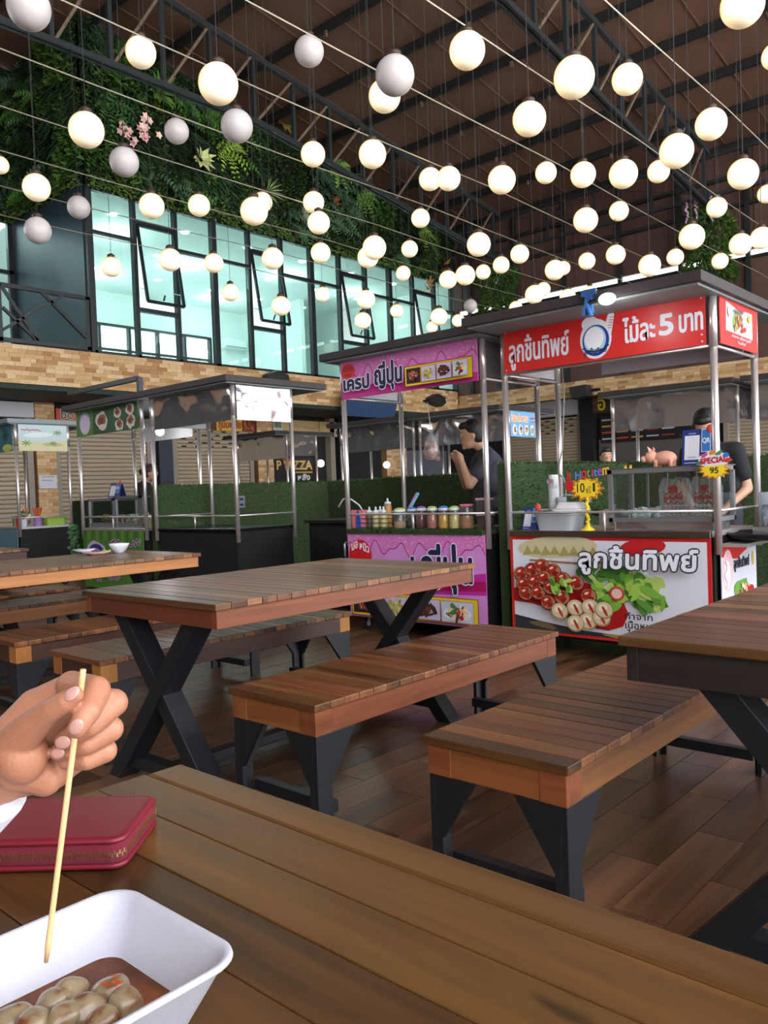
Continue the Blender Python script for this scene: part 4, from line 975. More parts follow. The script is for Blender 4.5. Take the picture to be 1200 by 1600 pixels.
tag(q.build('crushed_ice', flat('white_ice', (196, 204, 206), .3), None, kind='stuff'), 'heap of crushed ice inside the left of the glass case', 'ice')
# toy pig on the case
zp = Z1+.0205; pigm = flat('pink_pig', (226, 162, 140), .4); pc = Vector((4.97, 2.105, zp))
pig = thing('toy_pig', 'pink toy pig standing on the glass case', 'toy', pc)
q = MB(); q.ball(pc+Vector((0, -.03, .055)), .045, .075, .045, 16, 10); q.build('body', pigm, pig, smooth=True)
q = MB(); q.ball(pc+Vector((-.01, .055, .065)), .04, .042, .04, 14, 10); hd = q.build('head', pigm, pig, smooth=True)
q = MB(); q.lathe([(.019, 0), (.021, .012), (.016, .026)], pc+Vector((-.02, .088, .055)), 14, ax=(-.35, 1, -.15)); q.build('snout', flat('pig_snout', (236, 184, 164), .4), hd, smooth=True)
for s in (-1, 1):
    q = MB(); e = pc+Vector((-.01+s*.026, .05, .098)); q.add([e+Vector((-.015, 0, 0)), e+Vector((.015, 0, 0)), e+Vector((s*.02, .01, .035)), e+Vector((0, -.012, .012))], [(0, 1, 2), (1, 3, 2), (3, 0, 2), (0, 3, 1)]); q.build('ear', pigm, hd)
    q = MB(); q.ball(pc+Vector((-.035, .066+s*.016, .08)), .004, n=8, m=6); q.build('eye', M['black'], hd)
    for yy in (.02, -.075): q = MB(); q.lathe([(.014, 0), (.013, .03), (.018, .045)], pc+Vector((s*.025, yy, 0)), 10); q.build('leg', pigm, pig, smooth=True)
# QR stand (the code itself is left out)
def paystand(name, c, label, w=.16, h=.21, lean=.03, phone=True):
    t = thing(name, label, 'sign stand', c); c = Vector(c); bm2 = flat('navy_card', (36, 52, 130), .4)
    q = MB(); q.obox(c+Vector((lean/2, 0, h/2)), (0, w/2, 0), (lean/2, 0, h/2), (.002, 0, 0)); fr = q.build('card', bm2, t)
    q = MB(); q.obox(c+Vector((lean*1.6, 0, h/2)), (0, w/2, 0), (-lean/2, 0, h/2), (.002, 0, 0)); q.build('back_card', bm2, t)
    V = Vector((lean, 0, h)).normalized(); A = Art(c+Vector((-.0025, w/2, 0)), (0, -1, 0), V, Vector((-1, 0, lean/h)).normalized())
    A.rect(w*.08, w*.56, h*.16, h*.84, (226, 228, 240)); A.rect(w*.08, w*.5, h*.06, h*.085, (190, 196, 226)); A.rect(w*.2, w*.44, h*.885, h*.905, (190, 196, 226)); A.rect(w*.18, w*.46, h*.22, h*.24, (120, 130, 170))
    if phone: A.rect(w*.62, w*.92, h*.36, h*1.0, (226, 230, 240)); A.rect(w*.64, w*.90, h*.38, h*.98, (52, 120, 200)); A.text('QR', w*.655, w*.885, h*.62, h*.13, (236, 240, 250), .001)
    A.build(fr)
    if phone: q = MB(); q.ball(c+Vector((lean*.9, -w*.40, h*.98)), .012, .026, .03, 12, 8); q.build('tag', flat('orange_tag', (206, 84, 66), .5), t, smooth=True)
    return t
paystand('payment_stand', (4.97, 1.875, zp), 'blue folded payment card standing on the red stall display case', .19, .22)
paystand('payment_stand', (4.90, 3.03, cz), 'blue payment card at the left end of the red stall counter', .12, .155, .05)
for k, yb in enumerate((2.295, 2.33)):
    q = MB(); q.lathe([(.012, 0), (.006, .012), (.012, .022)], (4.95, yb, zp), 8); tag(q.build('cap_nut', flat('yellow_plastic', (226, 184, 50), .4), None), ('right', 'left')[k]+' of two small yellow plastic pegs on the glass case', 'peg')
# price boards
def burst(n, a, b, seed, depth=.72):
    r = random.Random(seed); return [((a if i % 2 == 0 else a*depth)*math.cos(i*math.pi/n)*r.uniform(.92, 1.08), (b if i % 2 == 0 else b*depth)*math.sin(i*math.pi/n)*r.uniform(.92, 1.08)) for i in range(2*n)]
pb = thing('price_board', 'yellow starburst price board reading Hot item on a bead stand', 'price board', (4.86, 2.56, cz)); yel = flat('yellow_card', (246, 214, 50), .5)
pc = Vector((4.855, 2.56, cz+.275)); q = MB(); q.prism([(pc.y-u, pc.z+v) for u, v in burst(13, .135, .085, 4)], 'x', pc.x, pc.x+.004); bd = q.build('board', yel, pb)
A = Art(pc, (0, -1, 0), (0, 0, 1), (-1, 0, 0)); bp = burst(13, .122, .075, 4); A.stroke(bp+[bp[0]], .006, (206, 70, 40)); A.oval(0, 0, .085, .055, (246, 214, 50), 0, 20)
A.text('10', -.066, -.012, -.022, .058, (50, 46, 40), .001); A.text('ฟรี', -.002, .034, -.03, .048, (60, 56, 50)); A.text('1', .048, .064, -.02, .056, (50, 46, 40))
cols = ((90,150,220), (216,60,60), (110,170,90), (206,70,110), (90,150,220), (150,110,190), (236,190,60)); x = -.075
for ch, w, c in zip('Hot', (.042, .034, .024), cols): A.text(ch, x, x+w, .062+x*.12+.01, .05, (30, 30, 40), .006, tilt=.15); A.text(ch, x, x+w, .062+x*.12+.01, .05, c, .002, tilt=.15); x += w+.004
x += .008
for ch, w, c in zip('item', (.012, .022, .032, .044), cols[3:]): A.text(ch, x, x+w, .066+x*.10+.005, .045, (30, 30, 40), .006, tilt=.15); A.text(ch, x, x+w, .066+x*.10+.005, .045, c, .002, tilt=.15); x += w+.004
A.build(bd); q = MB(); hc = pc+Vector((-.002, .118, .035)); q.prism([(hc.y+a, hc.z+b_) for a, b_ in ((.03, -.035), (.034, .012), (.016, .022), (.014, .075), (-.004, .078), (-.006, .02), (-.028, .01), (-.026, -.03), (0, -.055))], 'x', pc.x-.006, pc.x-.002); q.build('pointing_hand', flat('red_hand', (196, 38, 44), .45), pb)
for k in range(11): q = MB(); q.ball((4.862+random.uniform(-.004, .004), 2.56+random.uniform(-.006, .006), cz+.04+k*.0165), .013, n=8, m=6); q.build('bead', yel, pb, smooth=True)
q = MB(); q.lathe([(.045, 0), (.045, .008), (.014, .03), (.014, .04)], (4.862, 2.56, cz), 12); q.build('base', yel, pb, smooth=True)
sp = thing('price_tag', 'yellow SPECIAL price tag hanging on the red stall corner post', 'price tag', (4.775, 1.705, 1.13)); pc = Vector((4.772, 1.705, 1.195))
q = MB(); q.prism([(pc.y-u, pc.z+v) for u, v in burst(13, .098, .062, 9)], 'x', pc.x, pc.x+.003); bd = q.build('board', yel, sp); A = Art(pc, (0, -1, 0), (0, 0, 1), (-1, 0, 0)); bp = burst(13, .09, .056, 9); A.stroke(bp+[bp[0]], .004, (206, 90, 40)); A.oval(0, 0, .062, .04, (246, 214, 50), 0, 20)
A.poly([(-.095, .03), (-.08, .08), (-.03, .105), (.02, .095), (.08, .09), (.095, .05), (.07, .025), (-.05, .02)], (228, 228, 240)); 
for (u, v, c) in ((-.085, .04, (70,130,80)), (-.05, .085, (206,80,110)), (-.005, .098, (216,140,60)), (.03, .092, (80,150,90)), (.07, .08, (60,120,200)), (.085, .05, (206,70,60))): A.oval(u, v, .02, .013, c, .3, 10, .3)
A.text('SPECIAL', -.075, .075, .032, .032, (200, 40, 60), .002, tilt=.08); A.text('95', -.022, .026, -.022, .034, (60, 56, 40), .0008); A.build(bd)
# tubs and cups at the left of the counter
tub = thing('plastic_tub', 'clear plastic tub with lid on the red stall counter', 'tub', (4.93, 2.80, cz)); M['frost'] = pane_mat('frosted_plastic', (.82, .85, .88), .06, .2, .45, (.72, .75, .80))
def rbox(q, c, a, b, h0, h1, k=1.0):
    def ring(s, z): return [(c[0]+s*a*(abs(math.cos(t))**.4)*(1 if math.cos(t) > 0 else -1), c[1]+s*b*(abs(math.sin(t))**.4)*(1 if math.sin(t) > 0 else -1), c[2]+z) for t in [2*math.pi*i/28 for i in range(28)]]
    n = 28; R = [ring(k, h0), ring(1, h1)]; vs = R[0]+R[1]; q.add(vs, [(i, (i+1) % n, n+(i+1) % n, n+i) for i in range(n)]+[tuple(range(n-1, -1, -1)), tuple(range(n, 2*n))])
q = MB(); rbox(q, (4.93, 2.80, cz), .11, .155, 0, .105, .86); q.build('body', M['frost'], tub, smooth=False)
q = MB(); rbox(q, (4.93, 2.80, cz), .12, .168, .106, .124, .97); q.build('lid', flat('tub_lid', (196, 198, 206), .35), tub)
bx = thing('foam_box', 'white foam lunch box on top of the plastic tub', 'box', (4.94, 2.72, cz+.125)); fo = flat('white_foam', (224, 222, 226), .6)
q = MB(); rbox(q, (4.94, 2.72, cz+.125), .085, .115, 0, .018, 1); q.build('tray', fo, bx); q = MB(); rbox(q, (4.94, 2.72, cz+.125), .06, .075, .02, .062, 1.35); q.build('lid', fo, bx)
cs = thing('paper_cup_stack', 'stack of white paper cups on the tub', 'cups', (5.06, 2.91, cz)); 
q = MB(); q.lathe([(.03, 0), (.04, .16)], (5.06, 2.92, cz), 16); q.build('holder', M['frost'], cs)
for k in range(12): q = MB(); q.lathe([(.036, 0), (.041, .012), (.042, .014)], (5.06, 2.92, cz+.13+k*.013), 20); q.build('cup_rim', flat('cup_white', (226, 226, 230), .5), cs, smooth=True)
q = MB(); q.lathe([(.041, 0), (.034, .085), (.035, .09), (.031, .088)], (5.06, 2.92, cz+.288), 20); q.build('top_cup', flat('cup_white', (226, 226, 230), .5), cs, smooth=True)
A = Art((5.019, 2.95, cz+.30), (0, -1, 0), (0, 0, 1), (-1, 0, 0)); A.oval(.026, .03, .012, .014, (216, 90, 130)); A.oval(.034, .04, .014, .01, (220, 120, 150)); A.oval(.048, .03, .008, .02, (150, 190, 130)); A.oval(.01, .03, .007, .018, (150, 180, 210)); A.build(cs)
cb_ = thing('clear_cup_stack', 'stack of clear plastic cups right of the paper cups', 'cups', (5.03, 2.845, cz)); q = MB(); q.lathe([(.030, 0), (.037, .22)], (5.03, 2.845, cz), 16); q.build('stack', M['frost'], cb_, smooth=True)
for k in range(6): q = MB(); q.lathe([(.035, 0), (.038, .004)], (5.03, 2.845, cz+.13+k*.016), 18); q.build('cup_rim', M['frost'], cb_, smooth=True)
pt = thing('cooking_pot', 'steel pot with black handle left of the glass case', 'pot', (5.12, 2.50, cz)); q = MB(); q.lathe([(.09, 0), (.1, .01), (.1, .085), (.105, .09), (.095, .088)], (5.12, 2.50, cz+.02), 24); q.build('body', M['steel'], pt, smooth=True)
q = MB(); q.tube([(5.1, 2.60, cz+.09), (5.08, 2.64, cz+.10), (5.08, 2.645, cz+.12), (5.1, 2.60, cz+.125)], .008, 8); q.build('handle', M['black'], pt, smooth=True); q = MB(); q.lathe([(.1, 0), (.06, .02), (.012, .025), (.014, .05), (.003, .055)], (5.12, 2.5, cz+.11), 20); q.build('lid', M['steel'], pt, smooth=True)
# glass jug and steel caddy on the right
jg = thing('steel_caddy', 'steel tray with a clear glass and ladle at the right of the red stall', 'tray', (5.30, 1.50, .76)); q = MB(); q.box(5.15, 5.5, 1.36, 1.62, .765, .84); q.build('tray', M['sheet'], jg)
q = MB(); q.lathe([(.05, 0), (.06, .13), (.057, .13), (.047, .008)], (5.25, 1.53, .841), 18); q.build('glass', pane_mat('tumbler', (.88, .9, .92), .15), jg, smooth=True); q = MB(); q.tube([(5.25, 1.55, .86), (5.22, 1.45, 1.06)], .006, 6); q.build('ladle', M['steel'], jg)
q = MB(); q.lathe([(.085, 0), (.09, .2), (.092, .205), (.086, .2), (.08, .01)], (5.40, 1.56, .841), 22); q.build('jar', M['frost'], jg, smooth=True)
# cable loops on the rear post
q = MB(); pts = []
for i in range(60): a = i/60*2*math.pi*3; pts.append((5.50, 3.10+.05*math.cos(a)+.02, 1.10+.11*math.sin(a)-.0*i))
q.tube([(5.52, 3.09, 2.18), (5.50, 3.06, 1.8), (5.50, 3.09, 1.4)]+pts+[(5.6, 3.0, 1.05), (5.9, 3.15, 1.06)], .006, 6); tag(q.build('power_cord', flat('grey_cord', (150, 152, 150), .6), None, smooth=True), 'grey power cord coiled on the rear post of the red stall', 'cord')
# ---------------------------------------------------------------- purple crepe stall
PINK, LILAC, MAG = (206, 96, 190), (200, 160, 222), (196, 38, 130)
M['pink_vinyl'] = flat('pink_vinyl', (212, 116, 186), .42, noise_amt=.05, bump=.1, bscale=5)
ps = stall('purple crepe stall with a pink Thai banner beside the red stall', SX, 3.305, 4.69, over=(.17, .10, .55))
NAVY = (34, 32, 74)
def drip(A, W, H, base):
    """icing that drips over the upper edge."""
    xs = [i/60*W for i in range(61)]; f = lambda x: base+.040*math.sin(x*26)+.028*math.sin(x*43+1.2)
    A.poly([(0, H)]+[(x, f(x)*1.0) for x in xs]+[(W, H)], (214, 124, 192)); A.stroke([(x, f(x)) for x in xs], .007, (190, 36, 120)); r = random.Random(2)
    for i in range(90):
        x = r.uniform(.01, W-.01); y = r.uniform(f(x)+.008, H-.006)
        if y > f(x)+.006: a = r.random()*3; A.stroke([(x, y), (x+.010*math.cos(a), y+.010*math.sin(a))], .0035, (238, 226, 240))
def foods(A, u0, u1, v0, v1, n=4):
    A.rect(u0, u1, v0, v1, (150, 30, 60)); A.rect(u0+.006, u1-.006, v0+.006, v1-.006, (228, 204, 40)); w = (u1-u0-.02)/n
    sets = (((40, 36, 36), ((150,70,50),(196,110,80),(216,170,140),(110,50,40)), None), ((206,196,226), ((214,190,90),(196,150,70),(140,150,70),(226,206,140)), None), ((204,198,232), ((88,48,34),(110,58,40),(70,38,30)), None), ((196,200,226), ((236,220,186),(226,206,166),(198,50,44),(96,60,40),(80,130,60)), (226,230,240)))
    for k in range(n):
        bg, bl, pl = sets[k]; a = u0+.014+k*w; A.rect(a+.004, a+w-.012, v0+.020, v1-.020, (170, 60, 70)); A.pic(a+.007, a+w-.015, v0+.023, v1-.023, bg, bl, 11+k, 30, pl)
b = panel(ps, 'f', 3.325, 4.675, 1.895, 2.195, 4.765, M['pink_vinyl'], 'front_banner', .006)
A = artf(4.765, 4.675, 1.895); A.rect(0, 1.35, 0, .30, (214, 134, 202)); A.poly([(0, 0), (1.35, 0), (1.35, .06), (.7, .11), (.3, .09), (0, .13)], (196, 56, 142)); drip(A, 1.35, .30, .185)
A.oval(.11, .215, .078, .058, (206, 36, 44), 0, 24); A.text('มอ', .06, .105, .215, .03, (120, 30, 40), .002); A.text('หมิว', .115, .17, .215, .035, (120, 30, 40), .002); A.text('เครป', .07, .15, .175, .022, (120, 30, 40), .001)
for (s, a, c_) in (('เครป', .06, .335), ('ญี่ปุ่น', .40, .675)):
    A.text(s, a, c_, .065 if s == 'เครป' else .075, .105 if s == 'เครป' else .165, (232, 230, 244), .014); A.text(s, a, c_, .065 if s == 'เครป' else .075, .105 if s == 'เครป' else .165, NAVY, .007)
foods(A, .705, 1.335, .02, .175); A.build(b)
b = panel(ps, 'f', 3.32, 4.68, .125, .80, 4.775, M['pink_vinyl'], 'lower_banner', .006)
A = artf(4.775, 4.68, .125); A.rect(0, 1.36, 0, .675, (210, 142, 210)); A.poly([(0, .20), (1.36, .24), (1.36, .40), (.8, .33), (.4, .36), (0, .30)], (196, 48, 160)); A.poly([(.7, .24), (1.36, .27), (1.36, .34), (1.0, .33)], (176, 24, 96)); drip(A, 1.36, .675, .56)
A.oval(.165, .50, .125, .13, (204, 26, 34), 0, 28); A.text('มอ', .075, .14, .54, .055, (238, 226, 236), .003, tilt=.4); A.text('หมิว', .165, .265, .555, .06, (238, 226, 236), .003, tilt=-.3)
for (s, a, c_, v, h) in (('เครป', .34, .72, .33, .17), ('ญี่ปุ่น', .80, 1.26, .33, .27)): A.text(s, a, c_, v, h, (226, 222, 240), .018); A.text(s, a, c_, v, h, NAVY, .009)
foods(A, .055, 1.31, .02, .215); A.build(b)
panel(ps, 's', 4.84, 5.49, 1.93, 2.18, 4.70, M['banner_back'], 'side_sheet', .004)
panel(ps, 's', 4.84, 5.49, 1.93, 2.18, 3.30, M['sheet'], 'side_sheet', .004)
for yy in (3.305, 4.69):
    q = MB(); q.tube([(SX, yy, 1.91), (SX+SD, yy, 1.91)], .010, 8); q.build('frame_bar', M['steel'], ps, smooth=True)
tf = box('turf_edge', M['turf'], ps, 4.755, 5.2, 3.33, 4.67, .80, .835); m = MB(); r = random.Random(8)
for _ in range(1600):
    p = Vector((4.755+r.random()*.05*(r.random() < .5), r.uniform(3.33, 4.67), .835-(r.random()*.035))); d = Vector((-r.random(), r.uniform(-1, 1), r.uniform(.2, 1))).normalized(); s = Vector((0, .004, 0)); m.add([p-s, p+s, p+d*.022], [(0, 1, 2)], srgb(*r.choice(((60,96,44),(46,78,40),(80,112,58)))))
m.build('turf_pile', M['turf_blade'], tf, fix=False, kind='stuff')
# ---- jars and bottles on the crepe counter
zc = .8365
M['jar'] = pane_mat('jar_plastic', (.88, .88, .88), .08, .1, .06, (.8, .8, .8)); wl = flat('white_lid', (222, 224, 230), .4)
def jar(px, x, label, fill, lid, r=.0435, h=.138, fillh=.72, dome=True):
    y = on(px, 823, 'x', x).y; t = thing('jar', label, 'jar', (x, y, zc), 'sweets jars on the crepe counter')
    q = MB(); q.lathe([(r*.93, 0), (r, .006), (r, h*.78), (r*.82, h*.95), (r*.82, h)], (x, y, zc), 20); q.build('glass', M['jar'], t, smooth=True)
    q = MB(); q.lathe([(r*.86, .003), (r*.93, .008), (r*.93, h*fillh), (r*.5, h*fillh+.004)], (x, y, zc), 16); q.build('filling', fill, t, smooth=True)
    q = MB(); q.lathe([(r*.95, 0), (r*.95, .016), (r*.9, .018)], (x, y, zc+h), 20); q.build('lid', wl if dome else lid, t, smooth=True)
    if dome: q = MB(); q.lathe([(r*.86, .018), (r*.8, .026), (r*.5, .033), (.002, .036)], (x, y, zc+h), 14); q.build('paper_cover', lid, t, smooth=False)
    return t
def fl(n, c, **k): return flat(n, c, .5, noise_amt=.4, nscale=120, **k)
lime, blu, vio = flat('lime_paper', (176, 206, 110), .5, noise_amt=.2, nscale=90), flat('blue_paper', (70, 140, 220), .5, noise_amt=.2, nscale=90), flat('violet_paper', (160, 90, 190), .5, noise_amt=.2, nscale=90)
jar(625, 4.90, 'jar with lime cover holding coloured labels, leftmost of the jars', fl('label_mix', (190, 150, 110)), lime, .05, .13, .4)
jar(644, 5.02, 'jar of dark sauce with blue cover behind the straws', fl('dark_jam', (60, 30, 30)), blu, .042, .13)
jar(659, 4.94, 'jar of dark red jam with violet cover', fl('red_jam', (110, 34, 40)), vio)
jar(676, 4.90, 'jar of pink sprinkles with lime cover', fl('pink_sprinkle', (196, 110, 90)), lime)
jar(694, 4.90, 'jar of yellow syrup with blue cover', fl('yellow_syrup', (226, 176, 40)), blu)
jar(711, 4.90, 'jar of pale yellow cream with lime cover', fl('pale_cream', (226, 210, 130)), lime)
jar(730, 4.92, 'tall canister of tan crumbs with a pink lid', fl('tan_crumbs', (190, 130, 84)), flat('pink_lid', (226, 110, 150), .4), .055, .165, .55, False)
def square_jar(y, z, label):
    t = thing('square_jar', label, 'jar', (4.92, y, z), 'square canisters'); box('glass', M['jar'], t, 4.875, 4.965, y-.048, y+.048, z, z+.095, bevel=.008); box('filling', fl('choc', (58, 34, 28)), t, 4.88, 4.96, y-.043, y+.043, z+.003, z+.08); box('lid', flat('pale_pink_lid', (216, 180, 190), .4), t, 4.87, 4.97, y-.052, y+.052, z+.096, z+.112, bevel=.004)
square_jar(3.41, zc, 'lower square canister of chocolate by the right post'); square_jar(3.41, zc+.113, 'upper square canister of chocolate by the right post')
def bottle(px, x, label, col, h=.125, r=.029):
    y = on(px, 822, 'x', x).y; t = thing('sauce_bottle', label, 'bottle', (x, y, zc), 'squeeze bottles on the crepe counter')
    q = MB(); q.lathe([(r*.94, 0), (r, .006), (r, h*.9), (r*.8, h)], (x, y, zc), 16); q.build('body', flat('squeeze_'+label[:6], col, .4, noise_amt=.1), t, smooth=True)
    q = MB(); q.lathe([(r*.86, 0), (r*.86, .018), (.009, .024), (.006, .05), (.004, .052)], (x, y, zc+h), 14); q.build('nozzle', wl, t, smooth=True)
bottle(578, 4.92, 'squeeze bottle of dark sauce, leftmost of the front bottles', (112, 92, 84)); bottle(588, 4.90, 'squeeze bottle of pale cream sauce in the middle', (206, 190, 146)); bottle(600, 4.90, 'squeeze bottle of pale yellow sauce, right of the front bottles', (212, 194, 140)); bottle(595, 5.02, 'half hidden squeeze bottle behind the pale ones', (190, 176, 150)); bottle(607, 5.06, 'tall squeeze bottle of amber sauce behind the others', (190, 140, 80), .19, .033)
for k, (px, lab) in enumerate(((556, 'left pink cut-out paper cup on the crepe counter'), (568, 'right pink cut-out paper cup on the crepe counter'))):
    y = on(px, 822, 'x', 4.92).y; q = MB(); q.lathe([(.034, 0), (.046, .135), (.05, .15), (.04, .15), (.032, .01)], (4.92, y, zc), 9); tag(q.build('pink_cup', flat('pink_card', (226, 120, 130), .5), None), lab, 'cup')
bk = thing('wire_basket', 'dark green wire basket holding the squeeze bottles', 'basket', (4.92, 4.43, zc)); gw = flat('green_wire', (40, 66, 56), .5)
for z in (.01, .045, .08): 
    q = MB(); q.tube([(4.86, 4.25, zc+z), (4.86, 4.64, zc+z), (5.1, 4.64, zc+z), (5.1, 4.25, zc+z), (4.86, 4.25, zc+z)], .0035, 5); q.build('wire', gw, bk)
q = MB(); y0 = on(640, 800, 'x', 5.02).y
for k, c in enumerate(((206, 120, 200), (130, 196, 226))):
    q = MB(); q.tube([(5.02, y0+.01-k*.014, zc+.15), (5.03, y0-.075-k*.016, zc+.275)], .010, 8); tag(q.build('straw', flat('straw_%d' % k, c, .5), None), ('violet wide straw', 'light blue wide straw')[k]+' standing in the jar behind', 'straw')
q = MB(); q.tube([(4.78, 4.78, 1.02), (4.80, 4.74, 1.085), (4.83, 4.68, 1.08), (4.85, 4.61, 1.03), (4.88, 4.60, .98)], .006, 6); tag(q.build('wire_loop', flat('white_wire', (220, 220, 220), .5), None, smooth=True), 'white wire loop curving round the left post of the crepe stall', 'wire')
q = MB(); q.box(4.87, 4.90, 4.63, 4.67, zc, zc+.10); q.box(4.875, 4.895, 4.64, 4.66, zc+.1, zc+.15); tag(q.build('lighter', flat('blue_lighter', (40, 90, 190), .4), None), 'blue lighter at the left end of the crepe counter', 'lighter')
bgy = on(674, 700, 'x', 5.6).y; bg = thing('hanging_bag', 'clear plastic bag of food hanging in the crepe stall', 'bag', (5.6, bgy, 1.36)); q = MB(); q.lathe([(.012, .26), (.02, .22), (.055, .15), (.075, .07), (.06, .0), (.02, -.02)], (5.6, bgy, 1.40), 12); q.build('film', M['bag'], bg, smooth=True)
q = MB(); 
for k in range(24): q.ball((5.6+random.uniform(-.04, .04), bgy+random.uniform(-.045, .045), 1.40+random.random()*.13), .022, n=6, m=5)
q.build('contents', flat('crab_sticks', (206, 150, 130), .6), bg, kind='stuff'); q = MB(); q.tube([(5.6, bgy, 1.66), (5.58, bgy+.01, 1.9)], .003, 4); q.build('string', wl, bg)
# ---------------------------------------------------------------- empty steel stall
es = stall('empty stall with polished steel panels and black base, left of the middle', SX, 6.15, 7.52, over=(.15, .10, .42), top='black_gloss')

panel(es, 'f', 6.17, 7.50, 1.86, 2.19, 4.80, M['sheet'], 'front_panel'); panel(es, 's', 4.83, 5.50, 1.86, 2.19, 6.13, M['sheet'], 'side_panel'); panel(es, 's', 4.83, 5.50, 1.90, 2.19, 7.53, M['banner_back'], 'side_panel')
box('roof_gallows', M['frame'], es, 4.75, 4.80, 7.66, 7.71, 2.27, 2.44); q = MB(); q.bar((4.77, 7.7, 2.43), (4.77, 9.2, 2.43), .05, .05); q.build('roof_bar', M['frame'], es)
# ---------------------------------------------------------------- green stall with food pictures
gs = stall('green stall with food picture banner behind the tan edged table', SX, 7.72, 9.08, over=(.15, .10, .5))
gv = flat('green_vinyl', (84, 130, 58), .45)
b = panel(gs, 'f', 7.74, 9.06, 1.90, 2.19, 4.765, gv, 'front_banner', .006); A = artf(4.765, 9.06, 1.90); A.rect(.38, 1.32, 0, .29, (52, 84, 52)); A.oval(.2, .145, .13, .13, (150, 140, 180), 0, 20); A.oval(.2, .13, .115, .115, (214, 200, 224), 0, 20)
for (u, v, a) in ((.58, .14, .13), (.92, .205, .075), (.95, .07, .085), (1.18, .22, .08), (1.19, .09, .09)):
    A.oval(u, v, a, a*.8, (214, 208, 200), 0, 16, .15); A.oval(u, v+a*.15, a*.7, a*.55, (150, 96, 70), 0, 14, .25); A.oval(u-.01, v+a*.1, a*.4, a*.3, (110, 62, 50), 0, 12, .3)
A.build(b)
b = panel(gs, 'f', 7.75, 9.05, .14, .80, 4.775, gv, 'lower_banner', .006); A = artf(4.775, 9.05, .14)
for i in range(14): A.poly([(.02+i*.093, .66), (.05+i*.093, .42+.06*(i % 3)), (.08+i*.093, .66)], (110, 150, 66) if i % 2 else (64, 108, 50))
A.oval(.30, .38, .24, .16, (196, 186, 220), 0, 18, .08); A.oval(.30, .38, .19, .13, (70, 60, 120), 0, 18); A.oval(.30, .36, .14, .10, (160, 146, 196), 0, 16); A.scribble(.62, 1.25, .48, .10, (210, 196, 214), .035); A.scribble(.62, 1.25, .48, .10, (120, 60, 100), .014)
A.scribble(.12, .40, .06, .09, (206, 196, 224), .03); A.scribble(.12, .40, .06, .09, (110, 70, 120), .012); A.scribble(.50, .80, .07, .10, (206, 196, 224), .03); A.scribble(.50, .80, .07, .10, (110, 70, 120), .012); A.build(b)
lp = thing('stall_lamp', 'glowing white bulb under the green stall roof', 'lamp', (5.2, 8.0, 1.86)); q = MB(); q.ball((5.2, 8.0, 1.90), .05, n=16, m=10); q.build('bulb', glow('bulb_white', (250, 252, 255), 8), lp, smooth=True); q = MB(); q.tube([(5.2, 8, 1.95), (5.2, 8, 2.19)], .006, 6); q.build('cord', M['cord'], lp)
rsht = panel(gs, 'f', 7.85, 8.95, 1.84, 2.12, 5.53, flat('white_sheet', (226, 228, 230), .5), 'rear_sheet', .006)
l = bpy.data.lights.new('green_stall_light', 'POINT'); l.energy = 4; l.shadow_soft_size = .05; lo = bpy.data.objects.new('green_stall_light', l); lo.location = (5.2, 8.0, 1.80); COL.objects.link(lo)
l = bpy.data.lights.new('red_stall_light', 'POINT'); l.energy = 3; l.shadow_soft_size = .05; lo = bpy.data.objects.new('red_stall_light', l); lo.location = (4.34, 2.135, 2.13); COL.objects.link(lo)
# display cases on the green stall
def case(x0, x1, y0, y1, z0, z1, label, food, top=None):
    t = thing('display_case', label, 'display case', ((x0+x1)/2, (y0+y1)/2, z0)); 
    for (x, y) in ((x0, y0), (x0, y1), (x1, y0), (x1, y1)): box('frame_post', alu, t, x-.014, x+.014, y-.014, y+.014, z0, z1)
    for (a, c_, d, e) in ((x0, x0, y0, y1), (x1, x1, y0, y1), (x0, x1, y0, y0), (x0, x1, y1, y1)): box('frame_rail', alu, t, a-.014, c_+.014, d-.014, e+.014, z1-.014, z1+.014)
    box('pane', gp, t, x0-.003, x0, y0+.014, y1-.014, z0+.05, z1-.014); box('base', alu, t, x0-.01, x1, y0, y1, z0, z0+.05)
    q = MB()
    for k in range(70): q.ball(((x0+x1)/2+random.uniform(-.08, .08), (y0+y1)/2+random.uniform(-.5, .5)*(y1-y0)*.8, z0+.07+random.random()*.06), random.uniform(.015, .03), n=6, m=4, col=srgb(*random.choice(food)))
    q.build('food', M['attr'], t, fix=False, kind='stuff'); return t
case(4.86, 5.2, 8.48, 9.02, .831, 1.15, 'left glass case of snacks on the green stall', ((170,130,80),(150,100,60),(120,130,60),(190,150,100)))
case(4.86, 5.2, 7.92, 8.42, .831, 1.17, 'right glass case of white dumplings on the green stall', ((206,206,200),(196,200,190),(186,186,170)))
paystand('payment_stand', (5.0, 8.72, 1.166), 'blue payment card standing on the green stall glass case', .24, .18, .05)
for k in range(3):
    y = 7.84+k*.14; q = MB(); rbox(q, (4.92, y, .831), .05, .06, 0, .08, .9); tag(q.build('snack_tray', flat('tan_tray', (196, 170, 120), .6), None), ('right', 'middle', 'left')[k]+' of three tan snack trays on the green stall counter', 'tray')
# leafy vine on the green stall's left corner
q = MB()
for k in range(60): leaf(q, Vector((4.76, 9.12+random.uniform(-.05, .12), .45+random.random()*.42)), Vector((-1, random.uniform(-1, 1), random.uniform(-1, .3))), Vector((-1, 0, .4)), .09, .07, jit(srgb(70, 108, 70), .2))
tag(q.build('vine', M['leaf'], None, fix=False, kind='stuff'), 'green leafy vine at the left corner of the green stall', 'vine')
